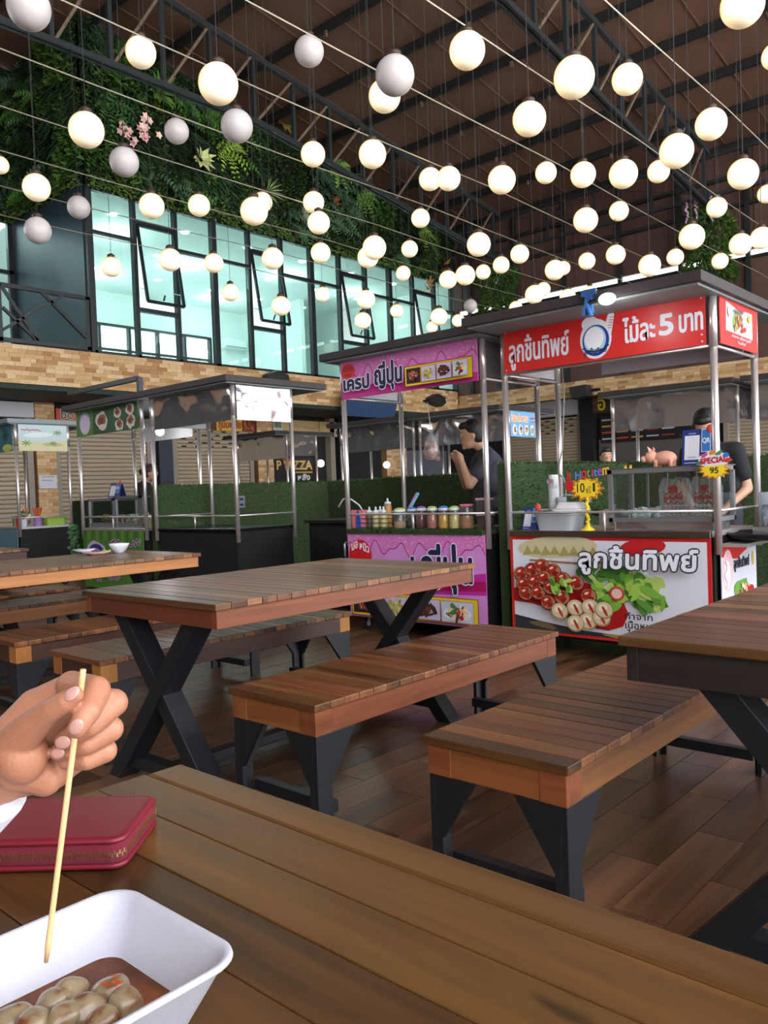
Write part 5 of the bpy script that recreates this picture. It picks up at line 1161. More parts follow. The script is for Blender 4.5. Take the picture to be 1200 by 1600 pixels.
# ---------------------------------------------------------------- beach stall at the far left
bs = stall('stall with a pale beach picture panel at the far left edge', SX, 10.76, 12.1, over=(.12, .05, .45), roofmat='roof_under')
def beach(A, W, H):
    A.rect(0, W, 0, H, (186, 206, 210)); A.poly([(0, 0), (W, 0), (W, H*.42), (W*.5, H*.34), (0, H*.4)], (206, 202, 160)); A.oval(W*.4, H*.62, W*.3, H*.10, (214, 224, 224), .05, 16); A.oval(W*.7, H*.25, W*.22, H*.07, (186, 176, 120), 0, 14, .2)
    for (u, v, s) in ((.80, .72, .11), (.15, .3, .12), (.70, .30, .09)):
        for k in range(7): a = k*.9; A.stroke([(u*W, v*H), (u*W+s*W*.8*math.cos(a), v*H+s*H*1.0*math.sin(a))], .012, (110, 140, 96))
    A.scribble(W*.05, W*.45, H*.72, H*.13, (206, 130, 150), .012)
wv = flat('beach_vinyl', (190, 206, 206), .4)
b = panel(bs, 's', 4.83, 5.50, 1.84, 2.19, 10.74, wv, 'side_banner', .006); A = arts(10.74, 4.83, 1.84); beach(A, .67, .35); A.build(b)
b = panel(bs, 'f', 10.78, 12.08, 1.84, 2.19, 4.765, flat('teal_vinyl', (70, 120, 130), .4), 'front_banner', .006); A = artf(4.765, 12.08, 1.84)
for k in range(8): a = k*.8; A.stroke([(1.1, .22), (1.1+.10*math.cos(a), .22+.09*math.sin(a))], .016, (30, 66, 60))
A.oval(1.15, .05, .15, .05, (196, 206, 110)); A.build(b)
b = panel(bs, 'f', 10.78, 12.08, .14, .80, 4.775, flat('slate_vinyl', (104, 140, 156), .4), 'lower_banner', .006)
bask = thing('green_basket', 'light green basket on the far left stall', 'basket', (5.36, 10.95, .831)); q = MB(); rbox(q, (5.36, 10.95, .831), .15, .12, 0, .10, .9); q.build('body', flat('lime_plastic', (150, 186, 70), .5), bask)
pu = thing('purple_cup', 'purple tub of orange sticks on the far left stall', 'tub', (5.12, 10.92, .831)); q = MB(); q.lathe([(.05, 0), (.06, .13)], (5.12, 10.92, .831), 14); q.build('tub', flat('purple_plastic', (150, 120, 190), .5), pu)
for k in range(8): q = MB(); q.tube([(5.12, 10.92, .90), (5.12+.06*math.cos(k), 10.92+.06*math.sin(k), 1.08)], .011, 6); q.build('stick', flat('orange_stick', (206, 100, 60), .5), pu)
fp = thing('flower_pot', 'small pot of orange and white flowers at the left edge', 'flowers', (4.95, 10.98, .831)); q = MB(); q.lathe([(.04, 0), (.055, .1)], (4.95, 10.98, .831), 14); q.build('pot', wl, fp)
for k in range(16): q = MB(); q.ball((4.95+random.uniform(-.08, .08), 10.98+random.uniform(-.09, .09), .95+random.random()*.13), .025, n=7, m=5); q.build('flower', flat('petal_%d' % (k % 3), ((206,110,70), (216,206,190), (96,130,70))[k % 3], .6), fp)
for k, (dy, c, lab) in enumerate(((.3, (196, 60, 50), 'red tub'), (.45, (214, 176, 60), 'yellow tub'), (.6, (70, 130, 190), 'blue tub'))):
    q = MB(); q.lathe([(.05, 0), (.055, .13), (.05, .14)], (4.95, 10.98+dy*.35, .831+.0), 12); tag(q.build('tub', flat('tub_%d' % k, c, .5), None), lab+' at the left edge on the beach stall', 'tub')
# ---------------------------------------------------------------- second row of stalls
S2 = 9.75
def back_stall(label, yr, yl, sides=True):
    t = stall(label, S2, yr, yl, over=(.30, .05, .45), cab=True)
    panel(t, 'f', yr+.02, yl-.02, 1.78, 2.19, S2, M['sheet'], 'front_panel'); panel(t, 'f', yr+.02, yl-.02, 1.86, 2.19, S2+SD, M['sheet'], 'rear_panel')
    if sides: panel(t, 's', S2+.03, S2+SD-.03, 1.82, 2.19, yr-.012, M['sheet'], 'side_panel')
    return t
back_stall('dark roofed steel stall behind the empty stall', 11.0, 12.4)
back_stall('steel panelled stall seen through the left of the purple stall', 8.05, 9.62)
bst = back_stall('steel panelled stall behind the man, with a blue menu on its side', 6.31, 7.92, False)
b = panel(bst, 's', S2+.03, S2+SD-.03, 1.83, 2.19, 6.295, flat('sky_vinyl', (130, 180, 226), .4), 'side_banner', .006); A = arts(6.295, S2+.03, 1.83)
A.text('ป้อน-คำ-หวาน', .03, .46, .22, .11, (240, 246, 250), .010); A.text('ป้อน-คำ-หวาน', .03, .46, .22, .11, (236, 150, 40), .004)
for k in range(4):
    A.oval(.10+k*.15, .10, .06, .08, (232, 232, 236), 0, 14)
    for i in range(7): A.oval(.10+k*.15+random.uniform(-.03, .03), .10+random.uniform(-.04, .04), .018, .018, random.choice(((196,60,50),(110,150,70),(216,150,110),(90,60,50))), 0, 7)
A.rect(.52, .64, .27, .285, (220, 80, 60)); A.rect(.54, .64, .22, .23, (220, 80, 60)); A.build(b)
back_stall('steel panelled stall behind the red stall', 3.2, 4.74)
back_stall('steel panelled stall at the right edge behind the red stall', 1.5, 3.02)
# ---------------------------------------------------------------- shop signs, menu, speakers
def sign(name, face, a0, a1, z0, z1, pos, rgb, label, draw):
    m_ = flat(name+'_face', rgb, .45); o = box(name, m_, None, *((a0, a1, pos, pos+.05) if face == 's' else (pos, pos+.05, a0, a1)), z0, z1); tag(o, label, 'sign')
    A = arts(pos, a0, z0) if face == 's' else artf(pos, a1, z0); draw(A, a1-a0, z1-z0); A.build(o); return o
sign('shop_sign', 's', 7.84, 9.4, 2.76, 3.02, 15.70, (206, 70, 56), 'red shop sign with white letters above the left shutters', lambda A, W, H: (A.text('bo', .10, .36, .06, .17, (236, 236, 226), .014), A.text('bo', .10, .36, .06, .17, (40, 96, 70), .006)))
def yl_(A, W, H):
    A.rect(0, .30, 0, H, (96, 60, 44)); A.text('ภูมิมหาชัย', .35, 1.02, .07, .18, (176, 40, 36), .008); A.rect(1.05, W, 0, H, (120, 52, 36))
    for i in range(30): A.oval(1.2+random.uniform(-.12, .18), H*.5+random.uniform(-.1, .1), .05, .03, random.choice(((160,80,50),(190,110,70),(110,50,36))), random.random()*3, 8, .2)
sign('shop_sign', 's', 11.45, 12.95, 2.69, 3.0, 15.70, (226, 190, 66), 'yellow shop sign with red Thai letters above the shutter', yl_)
def be_(A, W, H):
    A.rect(0, .3, 0, H, (206, 206, 206)); A.rect(.03, .27, .18, .33, (120, 130, 110)); A.scribble(.6, 1.6, .14, .14, (206, 160, 160), .03); A.oval(1.95, .26, .10, .06, (176, 70, 70)); A.oval(1.95, .26, .06, .04, (220, 190, 150)); A.rect(2.15, W, 0, H*.95, (206, 210, 214)); A.rect(2.2, W-.05, .05, .17, (150, 90, 60)); A.rect(2.2, W-.05, .2, .33, (110, 130, 90))
sign('shop_sign', 's', 13.46, 15.86, 2.63, 3.02, 15.66, (214, 184, 128), 'beige patterned shop sign above the black pizza shop', be_)
sign('white_fascia', 's', 4.6, 7.42, 2.80, 3.10, 15.68, (196, 198, 204), 'blank white shop fascia at the far left', lambda A, W, H: A.rect(0, W, 0, .012, (120, 122, 126)))
sign('white_fascia', 'f', 11.1, 13.4, 3.05, 3.50, 20.70, (200, 202, 208), 'blank white shop fascia above the shutter behind the red stall', lambda A, W, H: A.rect(0, W, 0, .012, (120, 122, 126)))
def i_(A, W, H):
    for i in range(50): A.oval(random.uniform(.03, W*.6), random.uniform(.05, H-.05), .06, .03, random.choice(((96,60,44),(130,84,60),(80,46,36),(150,104,76))), random.random()*3, 8, .2)
    A.text('อิ', W*.58, W*.92, .08, .36, (226, 206, 70), .012)
sign('shop_sign', 'f', 8.6, 10.82, 3.02, 3.5, 20.66, (74, 48, 38), 'dark food sign with a yellow letter beside the white fascia', lambda A, W, H: i_(A, .62, H))
def mn_(A, W, H):
    for r in range(4):
        for k in range(5): A.rect(.05+k*.42, .38+k*.42, .08+r*.17, .12+r*.17, ((200,200,206), (196,70,60), (206,150,70), (170,176,186), (150, 60, 50))[(r+k) % 5])
sign('menu_board', 'f', 8.2, 10.4, 2.2, 2.9, 20.62, (24, 24, 28), 'black menu board in the shop behind the red stall', mn_)
def pz_(A, W, H):
    A.text('P', .08, .22, .66, .22, (206, 170, 100), .01); A.text('ZZA', .62, 1.30, .66, .22, (206, 170, 100), .01); A.poly([(.28, .95), (.58, .95), (.43, .48)], (206, 150, 90)); A.poly([(.28, .95), (.58, .95), (.53, .88), (.33, .88)], (150, 70, 60))
    for i in range(7): A.oval(.43+random.uniform(-.07, .07), .80+random.uniform(-.1, .07), .025, .025, (176, 50, 50))
    A.text('หลัง', .78, 1.2, .38, .16, (226, 226, 232), .008); A.rect(.1, 1.3, .18, .22, (190, 150, 80)); A.rect(.7, 1.3, .56, .60, (190, 150, 80)); A.rect(.15, .9, .04, .08, (216, 216, 220))
sign('pizza_banner', 's', 13.55, 15.0, 1.1, 2.2, 15.78, (22, 22, 24), 'black PIZZA banner with gold letters left of the purple stall', pz_)
def pp_(A, W, H): A.rect(.05, W-.05, .22, .24, (150, 156, 170)); A.rect(.05, W-.1, .15, .17, (150, 156, 170))
sign('paper_notice', 's', 7.40, 7.76, 1.42, 1.68, 15.64, (210, 212, 222), 'white paper notice taped to the brick pier at the left', pp_)
sign('paper_notice', 's', 13.0, 13.36, 1.2, 1.42, 15.64, (200, 204, 216), 'small white notice on the brick pier beside the pizza banner', pp_)
for (x, y, lab) in ((14.9, 15.5, 'small glowing bulb in the black pizza shop'), (17.4, 15.4, 'small glowing bulb seen through the purple stall')):
    q = MB(); q.ball((x, y, 1.9 if x < 15 else 1.85), .10, n=14, m=9); t = thing('shop_bulb', lab, 'lamp', (x, y, 1.8)); q.build('bulb', glow('warm_bulb', (255, 240, 210), 4), t, smooth=True); q = MB(); q.tube([(x, y, 1.95), (x, y, 3.13)], .006, 5); q.build('cord', M['cord'], t)
def speaker(c, face, label):
    t = thing('loudspeaker', label, 'loudspeaker', c); x, y, z = c; q = MB()
    if face == 's': q.prism([(x-.30, z-.02), (x+.16, z-.12), (x+.34, z-.02), (x+.30, z+.14), (x+.0, z+.22), (x-.24, z+.12)], 'y', y-.30, y-.02)
    else: q.prism([(y-.22, z-.16), (y+.26, z-.20), (y+.32, z+.12), (y-.16, z+.14)], 'x', x-.30, x-.02)
    q.build('cabinet', flat('speaker_black', (38, 38, 42), .5), t, bevel=.02); q = MB(); (q.box(x-.36, x-.2, y-.12, y, z-.0, z+.05) if face == 's' else q.box(x-.12, x, y-.42, y-.2, z-.03, z+.03)); q.build('bracket', M['black'], t)
speaker((17.75, 14.0, 3.50), 's', 'black loudspeaker on the brick band behind the purple stall'); speaker((19.0, 9.95, 3.46), 'f', 'black loudspeaker on the brick band behind the red stall'); speaker((12.0, 14.0, 3.66), 's', 'black loudspeaker on the brick band above the empty stall')
tv = thing('wall_screen', 'tilted blue reflecting screen hung below the brick band', 'screen', (14.9, 13.7, 3.0)); q = MB(); q.obox((14.95, 13.7, 3.26), (.95, 0, 0), (0, -.1, .28), (0, .04, .015)); q.build('panel', flat('screen_glass', (60, 84, 120), .08), tv); q = MB(); q.bar((14.95, 13.75, 3.3), (14.95, 14.0, 3.4), .05, .05); q.build('arm', M['black'], tv)
ac = thing('air_conditioner', 'white air conditioner inside the glazed office', 'air conditioner', (16.3, 20.9, 5.8)); box('body', M['white_wall'], ac, 15.9, 16.8, 20.65, 20.99, 5.8, 6.1, bevel=.03); box('louvre', flat('grey_louvre', (150, 156, 160), .5), ac, 15.95, 16.75, 20.64, 20.65, 5.82, 5.86)
# ================================================================== people
M['skin'] = flat('skin', (196, 148, 120), .5, noise_amt=.05, nscale=14)
M['skin_hand'] = None
M['hair'] = flat('black_hair', (26, 22, 22), .45, bump=.5, bscale=90)
def capsule(m, p0, r0, p1, r1, n=14):
    p0, p1 = Vector(p0), Vector(p1); m.ball(p0, r0, n=n, m=10); m.ball(p1, r1, n=n, m=10); m.tube([p0, p1], [r0, r1], n)
def flesh(name, caps, voxel, mat, parent, smooth=4, balls=(), origin=None):
    """one continuous surface grown over tapered limbs and masses."""
    m = MB()
    for c in caps:
        for (p0, r0), (p1, r1) in zip(c, c[1:]): capsule(m, p0, r0, p1, r1)
    for b in balls: m.ball(*b[:1], *b[1:4], n=20, m=14, M=b[4] if len(b) > 4 else None)
    o = m.build(name, mat, parent, smooth=True, origin=origin)
    r = o.modifiers.new('skin', 'REMESH'); r.mode = 'VOXEL'; r.voxel_size = voxel; r.use_smooth_shade = True
    s = o.modifiers.new('smooth', 'SMOOTH'); s.factor = .5; s.iterations = smooth
    return o
def person(label, base, f, shirt, legs=(40, 40, 46), s=1.0, head=(.05, 0), bow=0, la=None, ra=None, hair='short', lean=0.0):
    base = Vector(base); f = Vector(f).normalized(); l = Vector((-f.y, f.x, 0)); u = Vector((0, 0, 1))
    def W(a, b, z): return base+(f*a+l*b)*s+u*z*s
    R = Matrix((f, l, u)).transposed()
    hc = (lean+.06+head[0], head[1], 1.60-bow*.05)
    Rh = R @ Matrix.Rotation(bow, 3, 'Y')
    def H(a, b, z): return W(*hc)+Rh @ (Vector((a, b, z))*s)
    la = la or ((.0, .20, 1.13), (.14, .20, .90)); ra = ra or ((.0, -.20, 1.13), (.14, -.20, .90))
    k = s
    arms = []
    for sd, (e, h) in ((1, la), (-1, ra)):
        hd = Vector(h)-Vector(e); hd.normalize(); tip = Vector(h)+hd*.08
        arms.append([(W(lean, sd*.165, 1.40), .052*k), (W(*e), .040*k), (W(*h), .028*k), (W(*(Vector(h)+hd*.05)), .034*k), (W(*tip), .020*k)])
        # fingers folded round, thumb along the side
        for q in range(4): arms.append([(W(*(Vector(h)+hd*.07+Vector((.0, (q-1.5)*.018, 0)))), .0105*k), (W(*(Vector(h)+hd*.115+Vector((.02, (q-1.5)*.017, 0)))), .009*k), (W(*(Vector(h)+hd*.10+Vector((.045, (q-1.5)*.015, 0)))), .008*k)])
        arms.append([(W(*(Vector(h)+hd*.03+Vector((.02, -sd*.025, 0)))), .012*k), (W(*(Vector(h)+hd*.075+Vector((.042, -sd*.03, 0)))), .009*k)])
    legs_c = [[(W(0, sd*.09, .92), .085*k), (W(.01, sd*.10, .50), .058*k), (W(-.01, sd*.10, .09), .040*k), (W(.09, sd*.11, .045), .038*k)] for sd in (-1, 1)]
    caps = arms+legs_c+[[(W(0, 0, .95), .13*k), (W(lean*.6, 0, 1.18), .115*k), (W(lean, 0, 1.34), .12*k), (W(lean+.02, 0, 1.46), .052*k), (H(-.02, 0, -.05), .052*k)]]
    balls = [(H(0, 0, .02), .098*k, .076*k, .112*k, Rh), (H(.03, 0, -.055), .066*k, .056*k, .062*k, Rh), (H(.096, 0, -.005), .016*k, .012*k, .020*k, Rh), (H(.092, 0, -.058), .012*k, .024*k, .012*k, Rh),
             (H(.080, 0, -.095), .02*k, .024*k, .02*k, Rh), (H(-.005, .076, -.005), .018*k, .009*k, .030*k, Rh), (H(-.005, -.076, -.005), .018*k, .009*k, .030*k, Rh), (H(.085, .032, .025), .012*k, .02*k, .008*k, Rh), (H(.085, -.032, .025), .012*k, .02*k, .008*k, Rh)]
    o = flesh('person', caps, .011, M['skin'], None, 5, balls, origin=base); tag(o, label, 'person')
    sh = [[(W(0, 0, .93), .150*k), (W(lean*.5, 0, 1.12), .142*k), (W(lean, 0, 1.32), .150*k), (W(lean+.01, 0, 1.42), .085*k)], [(W(lean, -.165, 1.395), .075*k), (W(lean, .165, 1.395), .075*k)], [(W(lean*.6, -.10, 1.15), .11*k), (W(lean*.6, .10, 1.15), .11*k)], [(W(0, -.08, .96), .11*k), (W(0, .08, .96), .11*k)]]
    for sd, (e, h) in ((1, la), (-1, ra)):
        a = Vector((lean, sd*.165, 1.395)); sh.append([(W(*a), .072*k), (W(*(a+(Vector(e)-a)*.62)), .064*k)])
    flesh('shirt', sh, .012, shirt, o, 4)
    flesh('trousers', [[(p, r*1.22) for p, r in c[:3]] for c in legs_c]+[[(W(0, -.08, .93), .115*k), (W(0, .08, .93), .115*k)]], .014, flat('trousers', legs, .8), o, 3)
    hb = [(H(-.022, 0, .052), .098*k, .088*k, .096*k, Rh), (H(-.045, 0, -.01), .070*k, .080*k, .08*k, Rh), (H(.05, 0, .092), .055*k, .066*k, .038*k, Rh)]
    if hair == 'bun': hb += [(H(-.13, 0, .02), .05*k, .05*k, .05*k, Rh)]
    if hair == 'tied': hb += [(H(-.10, 0, -.03), .05*k, .05*k, .09*k, Rh), (H(.02, .075, .0), .05*k, .02*k, .055*k, Rh), (H(.02, -.075, .0), .05*k, .02*k, .055*k, Rh)]
    flesh('hair', [], .009, M['hair'] if hair != 'bun' else flat('brown_hair', (60, 46, 42), .5, bump=.4, bscale=90), o, 2, hb)
    for sd in (-1, 1):
        q = MB(); q.ball(H(.090, sd*.030, .012), .010*k, n=10, m=8); e = q.build('eye', flat('eye_white', (226, 222, 216), .3), o, smooth=True); q = MB(); q.ball(H(.097, sd*.030, .011), .0055*k, n=8, m=6); q.build('pupil', M['black'], e, smooth=True)
        q = MB(); q.ball(H(.093, sd*.032, .036), .006*k, .020*k, .004*k, 10, 6, M=Rh); q.build('eyebrow', M['hair'], o)
    q = MB(); q.ball(H(.098, 0, -.056), .006*k, .022*k, .007*k, 12, 6, M=Rh); q.build('lips', flat('lips', (150, 88, 78), .5), o, smooth=True)
    return o
grey_tee = flat('charcoal_tee', (62, 62, 72), .85, noise_amt=.08); black_tee = flat('black_tee', (26, 26, 30), .85)
left = -CR
mb = on(765, 757, 'x', 5.95); man = person('man in a charcoal tee standing behind the purple stall, hand raised', (mb.x, mb.y, 0), (left.x, left.y, 0), grey_tee, (30, 30, 34), 1.0, (.065, 0), .12, la=((.20, .24, 1.16), (.255, .17, 1.36)), ra=((.18, -.22, 1.15), (.27, -.06, 1.36)), lean=.02)
wb_ = on(1118, 760, 'x', 5.95); wf = (-CF*.8-CR*.62); woman = person('woman in a black tee bowing her head behind the red stall', (wb_.x, wb_.y, 0), (wf.x, wf.y, 0), black_tee, (40, 40, 50), .95, (.075, 0), .50, la=((.03, .235, 1.12), (.24, .13, .98)), ra=((.06, -.235, 1.13), (.26, -.10, 1.0)), hair='tied', lean=.07)
q = MB(); hp = on(1112, 652, 'x', 5.84); q.ball(hp, .012, .02, .016, 10, 8); q.build('hair_clip', flat('blue_clip', (90, 170, 226), .3), woman)
pb_ = on(225, 760, 'x', 6.3); person('person in black with tied brown hair behind the green stall', (pb_.x, pb_.y, 0), (CR.x, CR.y, 0), black_tee, (30, 30, 40), .94, (.05, 0), .1, hair='bun')
kb = on(943, 712, 'x', 9.0); person('person half hidden behind the turf wall, only the forehead showing', (kb.x, kb.y, 0), (-CF.x, -CF.y, 0), black_tee, (30, 30, 40), .895)
# ================================================================== foreground: hand, skewer, wallet, foam tray
M['skin_near'] = flat('skin_near', (180, 122, 95), .48, noise_amt=.06, nscale=60, bump=.10, bscale=420)
_sk = M['skin_near'].node_tree.nodes['Principled BSDF']; _sk.inputs['Subsurface Weight'].default_value = .12; _sk.inputs['Subsurface Radius'].default_value = (.010, .004, .002); _sk.inputs['Subsurface Scale'].default_value = .5
def J(px, py, D, rp): return (at(px, py, D), rp/FPX*D)
hand_caps = [
    [J(112, 1072, .556, 24), J(150, 1079, .536, 23), J(137, 1112, .516, 20), J(120, 1139, .5085, 15.5)],          # index
    [J(140, 1098, .564, 24), J(178, 1098, .546, 22), J(140, 1133, .533, 19.5), J(100, 1156, .534, 15.5)],         # middle
    [J(138, 1135, .566, 24), J(172, 1139, .550, 21), J(136, 1161, .5415, 18), J(92, 1175, .5425, 14)],            # ring
    [J(125, 1168, .566, 22), J(164, 1173, .553, 19), J(136, 1187, .547, 16.5), J(104, 1190, .548, 13)],           # little
    [J(14, 1172, .540, 34), J(52, 1134, .525, 26), J(84, 1108, .5135, 19.5), J(104, 1095, .5095, 17), J(118, 1086, .5085, 13)],   # thumb
    [J(0, 1190, .560, 50), J(60, 1110, .566, 36), J(112, 1076, .562, 26)],      # back of the hand to the index knuckle
    [J(0, 1196, .560, 50), J(80, 1140, .570, 40), J(140, 1105, .568, 26)],
    [J(6, 1208, .560, 46), J(80, 1172, .572, 40), J(136, 1142, .570, 26)],
    [J(20, 1212, .556, 36), J(80, 1200, .566, 34), J(124, 1176, .568, 25)],
    [J(-8, 1200, .558, 54), J(-70, 1262, .572, 52), J(-150, 1340, .59, 58), J(-260, 1450, .62, 66)],           # wrist and forearm
    [J(30, 1196, .546, 40), J(70, 1216, .556, 28)]]
fa = flesh('hand', hand_caps, .00105, M['skin_near'], None, 7, [(at(34, 1178, .538), .017, .017, .020)])
tag(fa, 'hand at the left edge pinching a bamboo skewer, white sleeve cuff', 'hand')
def nail(px, py, D, a, b, rot, tilt=(0, 0)):
    """small curved plate on a fingertip, long axis turned by rot in the picture plane."""
    n = (-CF+CR*tilt[0]+CU*tilt[1]).normalized(); x = (CR*math.cos(rot)+CU*math.sin(rot)); x = (x-n*x.dot(n)).normalized(); y = n.cross(x)
    R_ = Matrix((x, y, n)).transposed(); q = MB(); q.ball(at(px, py, D), a, b, .0016, 18, 10, M=R_); return q.build('fingernail', flat('nail', (208, 156, 146), .25), fa, smooth=True)
nail(119, 1136, .4985, .0062, .0042, .95, (-.1, -.25)); nail(98, 1160, .5248, .0062, .0044, .45, (-.25, -.2)); nail(90, 1177, .535, .0058, .0038, .35, (-.3, -.15)); nail(112, 1084, .5035, .0060, .0042, .55, (-.45, .5))
# sleeve cuff
q = MB(); c0, ax = at(-14, 1222, .560), (at(-260, 1450, .62)-at(-8, 1200, .558)).normalized()
q.lathe([(.0275, 0), (.0285, .004), (.030, .03), (.036, .12), (.033, .12), (.0265, .01), (.0262, .001)], c0, 32, ax=ax); q.build('sleeve', flat('pale_cotton', (222, 220, 230), .9, bump=.3, bscale=500), fa, smooth=True)
# skewer
q = MB(); s0, s1 = at(130, 1046, .5175), at(72, 1503, .548); q.tube([s0+(s1-s0)*t for t in (0, .03, .5, .86, .93, 1)], [.0019, .0020, .0019, .0019, .0021, .0014], 10)
tag(q.build('skewer', wood('bamboo', (206, 166, 104), (236, 206, 150), 'z', .5, .02), None, smooth=True), 'bamboo skewer held over the foam tray', 'skewer')
# ---- wallet
K = Vector((.421, .746, 0)); e1 = Vector((-.649, .761, 0)); e2 = Vector((.761, .649, 0)); WLn, WDp, ZT = .205, .122, .7757
def outline(inset, rad=.016, n=7):
    pts = []
    for (cx, cy, a0) in ((rad, rad, math.pi), (WLn-rad, rad, 1.5*math.pi), (WLn-rad, WDp-rad, 0), (rad, WDp-rad, .5*math.pi)):
        for i in range(n+1):
            a = a0+i/n*math.pi/2; r = rad-inset; pts.append(K+e1*(cx+r*math.cos(a))+e2*(cy+r*math.sin(a)))
    return pts
def slab(prof):
    q = MB(); n = len(outline(0)); vs = []
    for ins, z in prof: vs += [(p.x, p.y, ZT+z) for p in outline(ins)]
    fs = [(k*n+i, k*n+(i+1) % n, (k+1)*n+(i+1) % n, (k+1)*n+i) for k in range(len(prof)-1) for i in range(n)]+[tuple(range(n-1, -1, -1)), tuple((len(prof)-1)*n+i for i in range(n))]
    q.add(vs, fs); return q
wm = flat('wine_leather', (122, 24, 42), .40, noise_amt=.05, nscale=30, bump=.06, bscale=700); wm2 = flat('wine_zip_tape', (140, 38, 58), .6, bump=.6, bscale=1400)
wal = thing('wallet', 'wine red zipped leather wallet on the foreground table', 'wallet', (.43, .85, ZT))
slab([(.004, 0), (.0015, .0006), (0, .0022), (0, .0045), (.001, .0058), (.003, .0062)]).build('lower_cover', wm, wal, smooth=True)
slab([(.0030, .0055), (.0016, .008), (.0008, .012), (.0006, .0160), (.0008, .020), (.0016, .0245), (.0030, .0270)]).build('zip_gusset', wm2, wal, smooth=True)
slab([(.003, .0262), (.001, .0266), (0, .0280), (0, .0295), (.0010, .0312), (.0030, .0322), (.008, .0325)]).build('upper_cover', wm, wal, smooth=True)
path = outline(.0006); n_ = len(path); path = path[8:]+path[:8]
def along(pts, step):
    out = []; acc = 0
    for a, b in zip(pts, pts[1:]):
        d = (b-a); L = d.length
        if L < 1e-6: continue
        while acc < L: out.append((a+d*(acc/L), d.normalized())); acc += step
        acc -= L
    return out
zp_pts = [p for p in outline(.0006)]; near_side = [zp_pts[15], zp_pts[14]]
full = outline(.0004); ring = full+[full[0]]
q = MB(); gold = steel('brass_zip', (214, 190, 130), .3)
for i, (p, d) in enumerate(along(ring, .0026)):
    nrm = Vector((d.y, -d.x, 0)); s = 1 if i % 2 else -1
    q.obox((p.x+nrm.x*.0008, p.y+nrm.y*.0008, ZT+.0160+s*.0013), d*.0009, nrm*.0010, (0, 0, .0021))
q.build('zip_teeth', gold, wal, kind='stuff')
st = MB()
for i, (p, d) in enumerate(along(outline(.006)+[outline(.006)[0]], .004)): st.obox((p.x, p.y, ZT+.0322), d*.0013, Vector((d.y, -d.x, 0))*.0004, (0, 0, .0005))
st.build('stitching', flat('wine_thread', (120, 26, 44), .6), wal, kind='stuff')
# ---- foam tray
TC, TA, TB, TZ = Vector((.247, .542, ZT)), .104, .084, .050
def rr(a, b, rad, n=8):
    pts = []
    for sx, sy, a0 in ((1, 1, 0), (-1, 1, .5*math.pi), (-1, -1, math.pi), (1, -1, 1.5*math.pi)):
        for i in range(n+1):
            t = a0+i/n*math.pi/2; pts.append((sx*(a-rad)+rad*math.cos(t), sy*(b-rad)+rad*math.sin(t)))
    return pts
def tray_rings(prof):
    q = MB(); vs = []; n = 36
    for (ia, rad, z) in prof: vs += [(TC.x+x, TC.y+y, TC.z+z) for x, y in rr(TA-ia, TB-ia, rad)]
    fs = [(k*n+i, k*n+(i+1) % n, (k+1)*n+(i+1) % n, (k+1)*n+i) for k in range(len(prof)-1) for i in range(n)]; fs += [tuple(range(n-1, -1, -1)), tuple((len(prof)-1)*n+i for i in range(n))]
    q.add(vs, fs); return q
foam = flat('polystyrene_foam', (196, 196, 208), .5, noise_amt=.02, nscale=200, bump=.18, bscale=900)
tr = thing('foam_tray', 'white foam tray with meatballs at the bottom left corner', 'tray', TC)
tray_rings([(.034, .012, 0), (.031, .014, .001), (.026, .016, .005), (.006, .024, .044), (.002, .026, .0462), (0, .027, .0485), (.0005, .027, .0505), (.0025, .026, .0515), (.0055, .025, .0505), (.0085, .024, .046), (.029, .016, .008), (.034, .014, .005), (.045, .01, .004)]).build('tray_body', foam, tr, smooth=True)
sm = flat('chilli_sauce', (172, 96, 44), .5, spec=.25, noise_amt=.35, nscale=60); q = MB()
q.add([(TC.x+x, TC.y+y, TC.z+.0125) for i, (x, y) in enumerate(rr(.0785, .0585, .017))]+[(TC.x+x, TC.y+y, TC.z+.004) for x, y in rr(.07, .05, .015)], [tuple(range(36))]+[(i, 36+i, 36+(i+1) % 36, (i+1) % 36) for i in range(36)])
tag(q.build('sauce', sm, None, smooth=True, kind='stuff'), 'brown chilli sauce pooled in the foam tray', 'sauce')
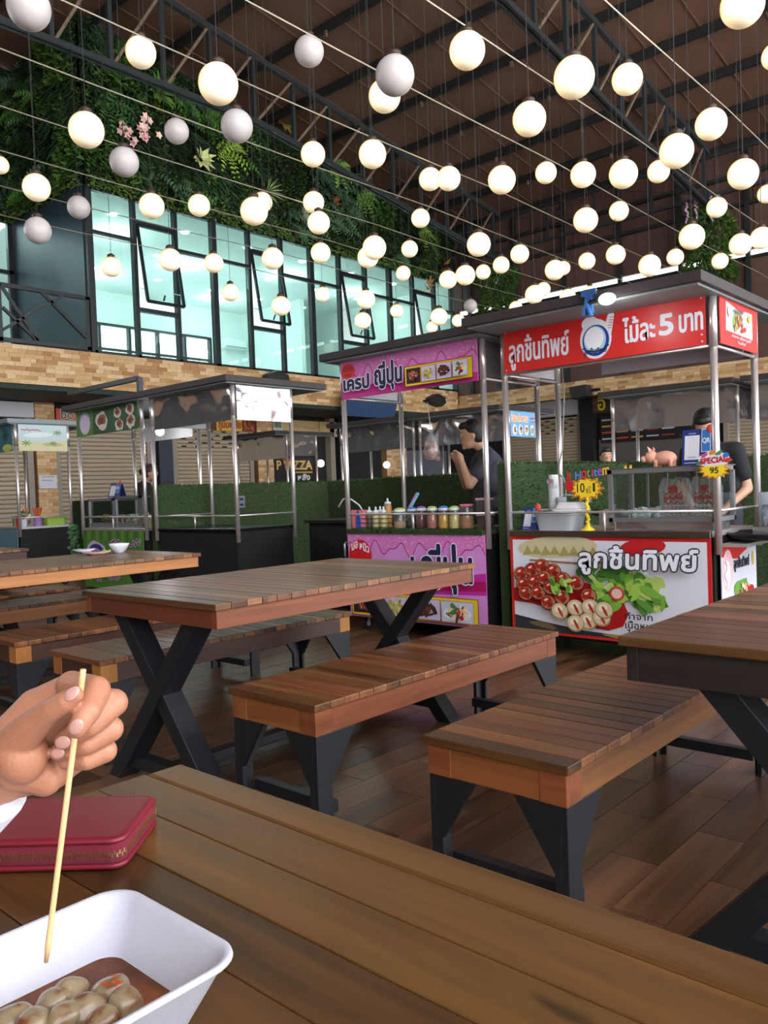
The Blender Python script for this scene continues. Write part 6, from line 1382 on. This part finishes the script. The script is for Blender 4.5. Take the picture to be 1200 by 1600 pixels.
def meat(c, r, label, seed):
    m, N, L, B = newmat('meatball_%d' % seed); tc = N.new('ShaderNodeTexCoord'); nz = N.new('ShaderNodeTexNoise'); nz.inputs['Scale'].default_value = 70; nz.inputs['Detail'].default_value = 4; mp_ = N.new('ShaderNodeMapping'); mp_.inputs['Location'].default_value = (seed*1.7, seed*.9, seed*2.3); L.new(tc.outputs['Object'], mp_.inputs['Vector']); L.new(mp_.outputs[0], nz.inputs['Vector'])
    cr = N.new('ShaderNodeValToRGB'); e = cr.color_ramp.elements; e[0].position = .36; e[0].color = (*srgb(112, 62, 30), 1); e[1].position = .54; e[1].color = (*srgb(146, 128, 100), 1); q2 = cr.color_ramp.elements.new(.43); q2.color = (*srgb(132, 100, 70), 1)
    L.new(nz.outputs[0], cr.inputs[0]); L.new(cr.outputs[0], B.inputs['Base Color']); B.inputs['Roughness'].default_value = .32; B.inputs['Coat Weight'].default_value = .3; B.inputs['Coat Roughness'].default_value = .08
    q = MB(); q.ball((0, 0, 0), r, r*.92, r*.86, 26, 18); q.v = [tuple(Vector(v)*(1+.34*noise.noise(Vector(v)*62+Vector((seed*7.1, seed*3.3, 0)))+.08*noise.noise(Vector(v)*110+Vector((seed, 0, 0))))+Vector(c)) for v in q.v]
    return tag(q.build('meatball', m, None, smooth=True), label, 'meatball', 'meatballs in the foam tray')
for i, (px, py, zz, r, lab) in enumerate(((112, 1556, .797, .0125, 'pale meatball at the back of the heap under the skewer'), (172, 1549, .800, .0135, 'browned meatball at the top right of the heap'), (138, 1579, .799, .0135, 'pale meatball in the front middle of the heap'), (82, 1573, .797, .0130, 'meatball left of the front middle one'), (196, 1572, .798, .0130, 'meatball at the right end of the heap'), (98, 1594, .799, .0130, 'pale shiny meatball at the bottom edge'), (20, 1600, .796, .0130, 'half visible meatball at the far left'), (160, 1604, .799, .0130, 'meatball cut by the bottom edge on the right'), (55, 1606, .798, .0130, 'meatball cut by the bottom edge on the left'))):
    meat(on(px, py, 'z', zz), r, lab, i+1)
fl_ = MB(); c = on(176, 1535, 'z', .812)
for k in range(6): leaf(fl_, c+Vector((random.uniform(-.006, .006), random.uniform(-.006, .006), 0)), Vector((random.uniform(-1, 1), random.uniform(-1, 1), 0)), Vector((0, 0, 1)), .007, .005, jit(srgb(150, 70, 28), .3), .05)
tag(fl_.build('chilli_flakes', M['attr'], None, fix=False, kind='stuff'), 'orange chilli flakes on the top right meatball', 'flakes')
# dark slab added to fill an unidentified dark shape at the right edge
q = MB(); q.box(1.52, 2.02, .05, .62, 0, .006); tag(q.build('floor_mat', flat('dark_mat', (34, 40, 42), .9, noise_amt=.1, nscale=60), None), 'dark grey mat on the floor at the right edge', 'mat')
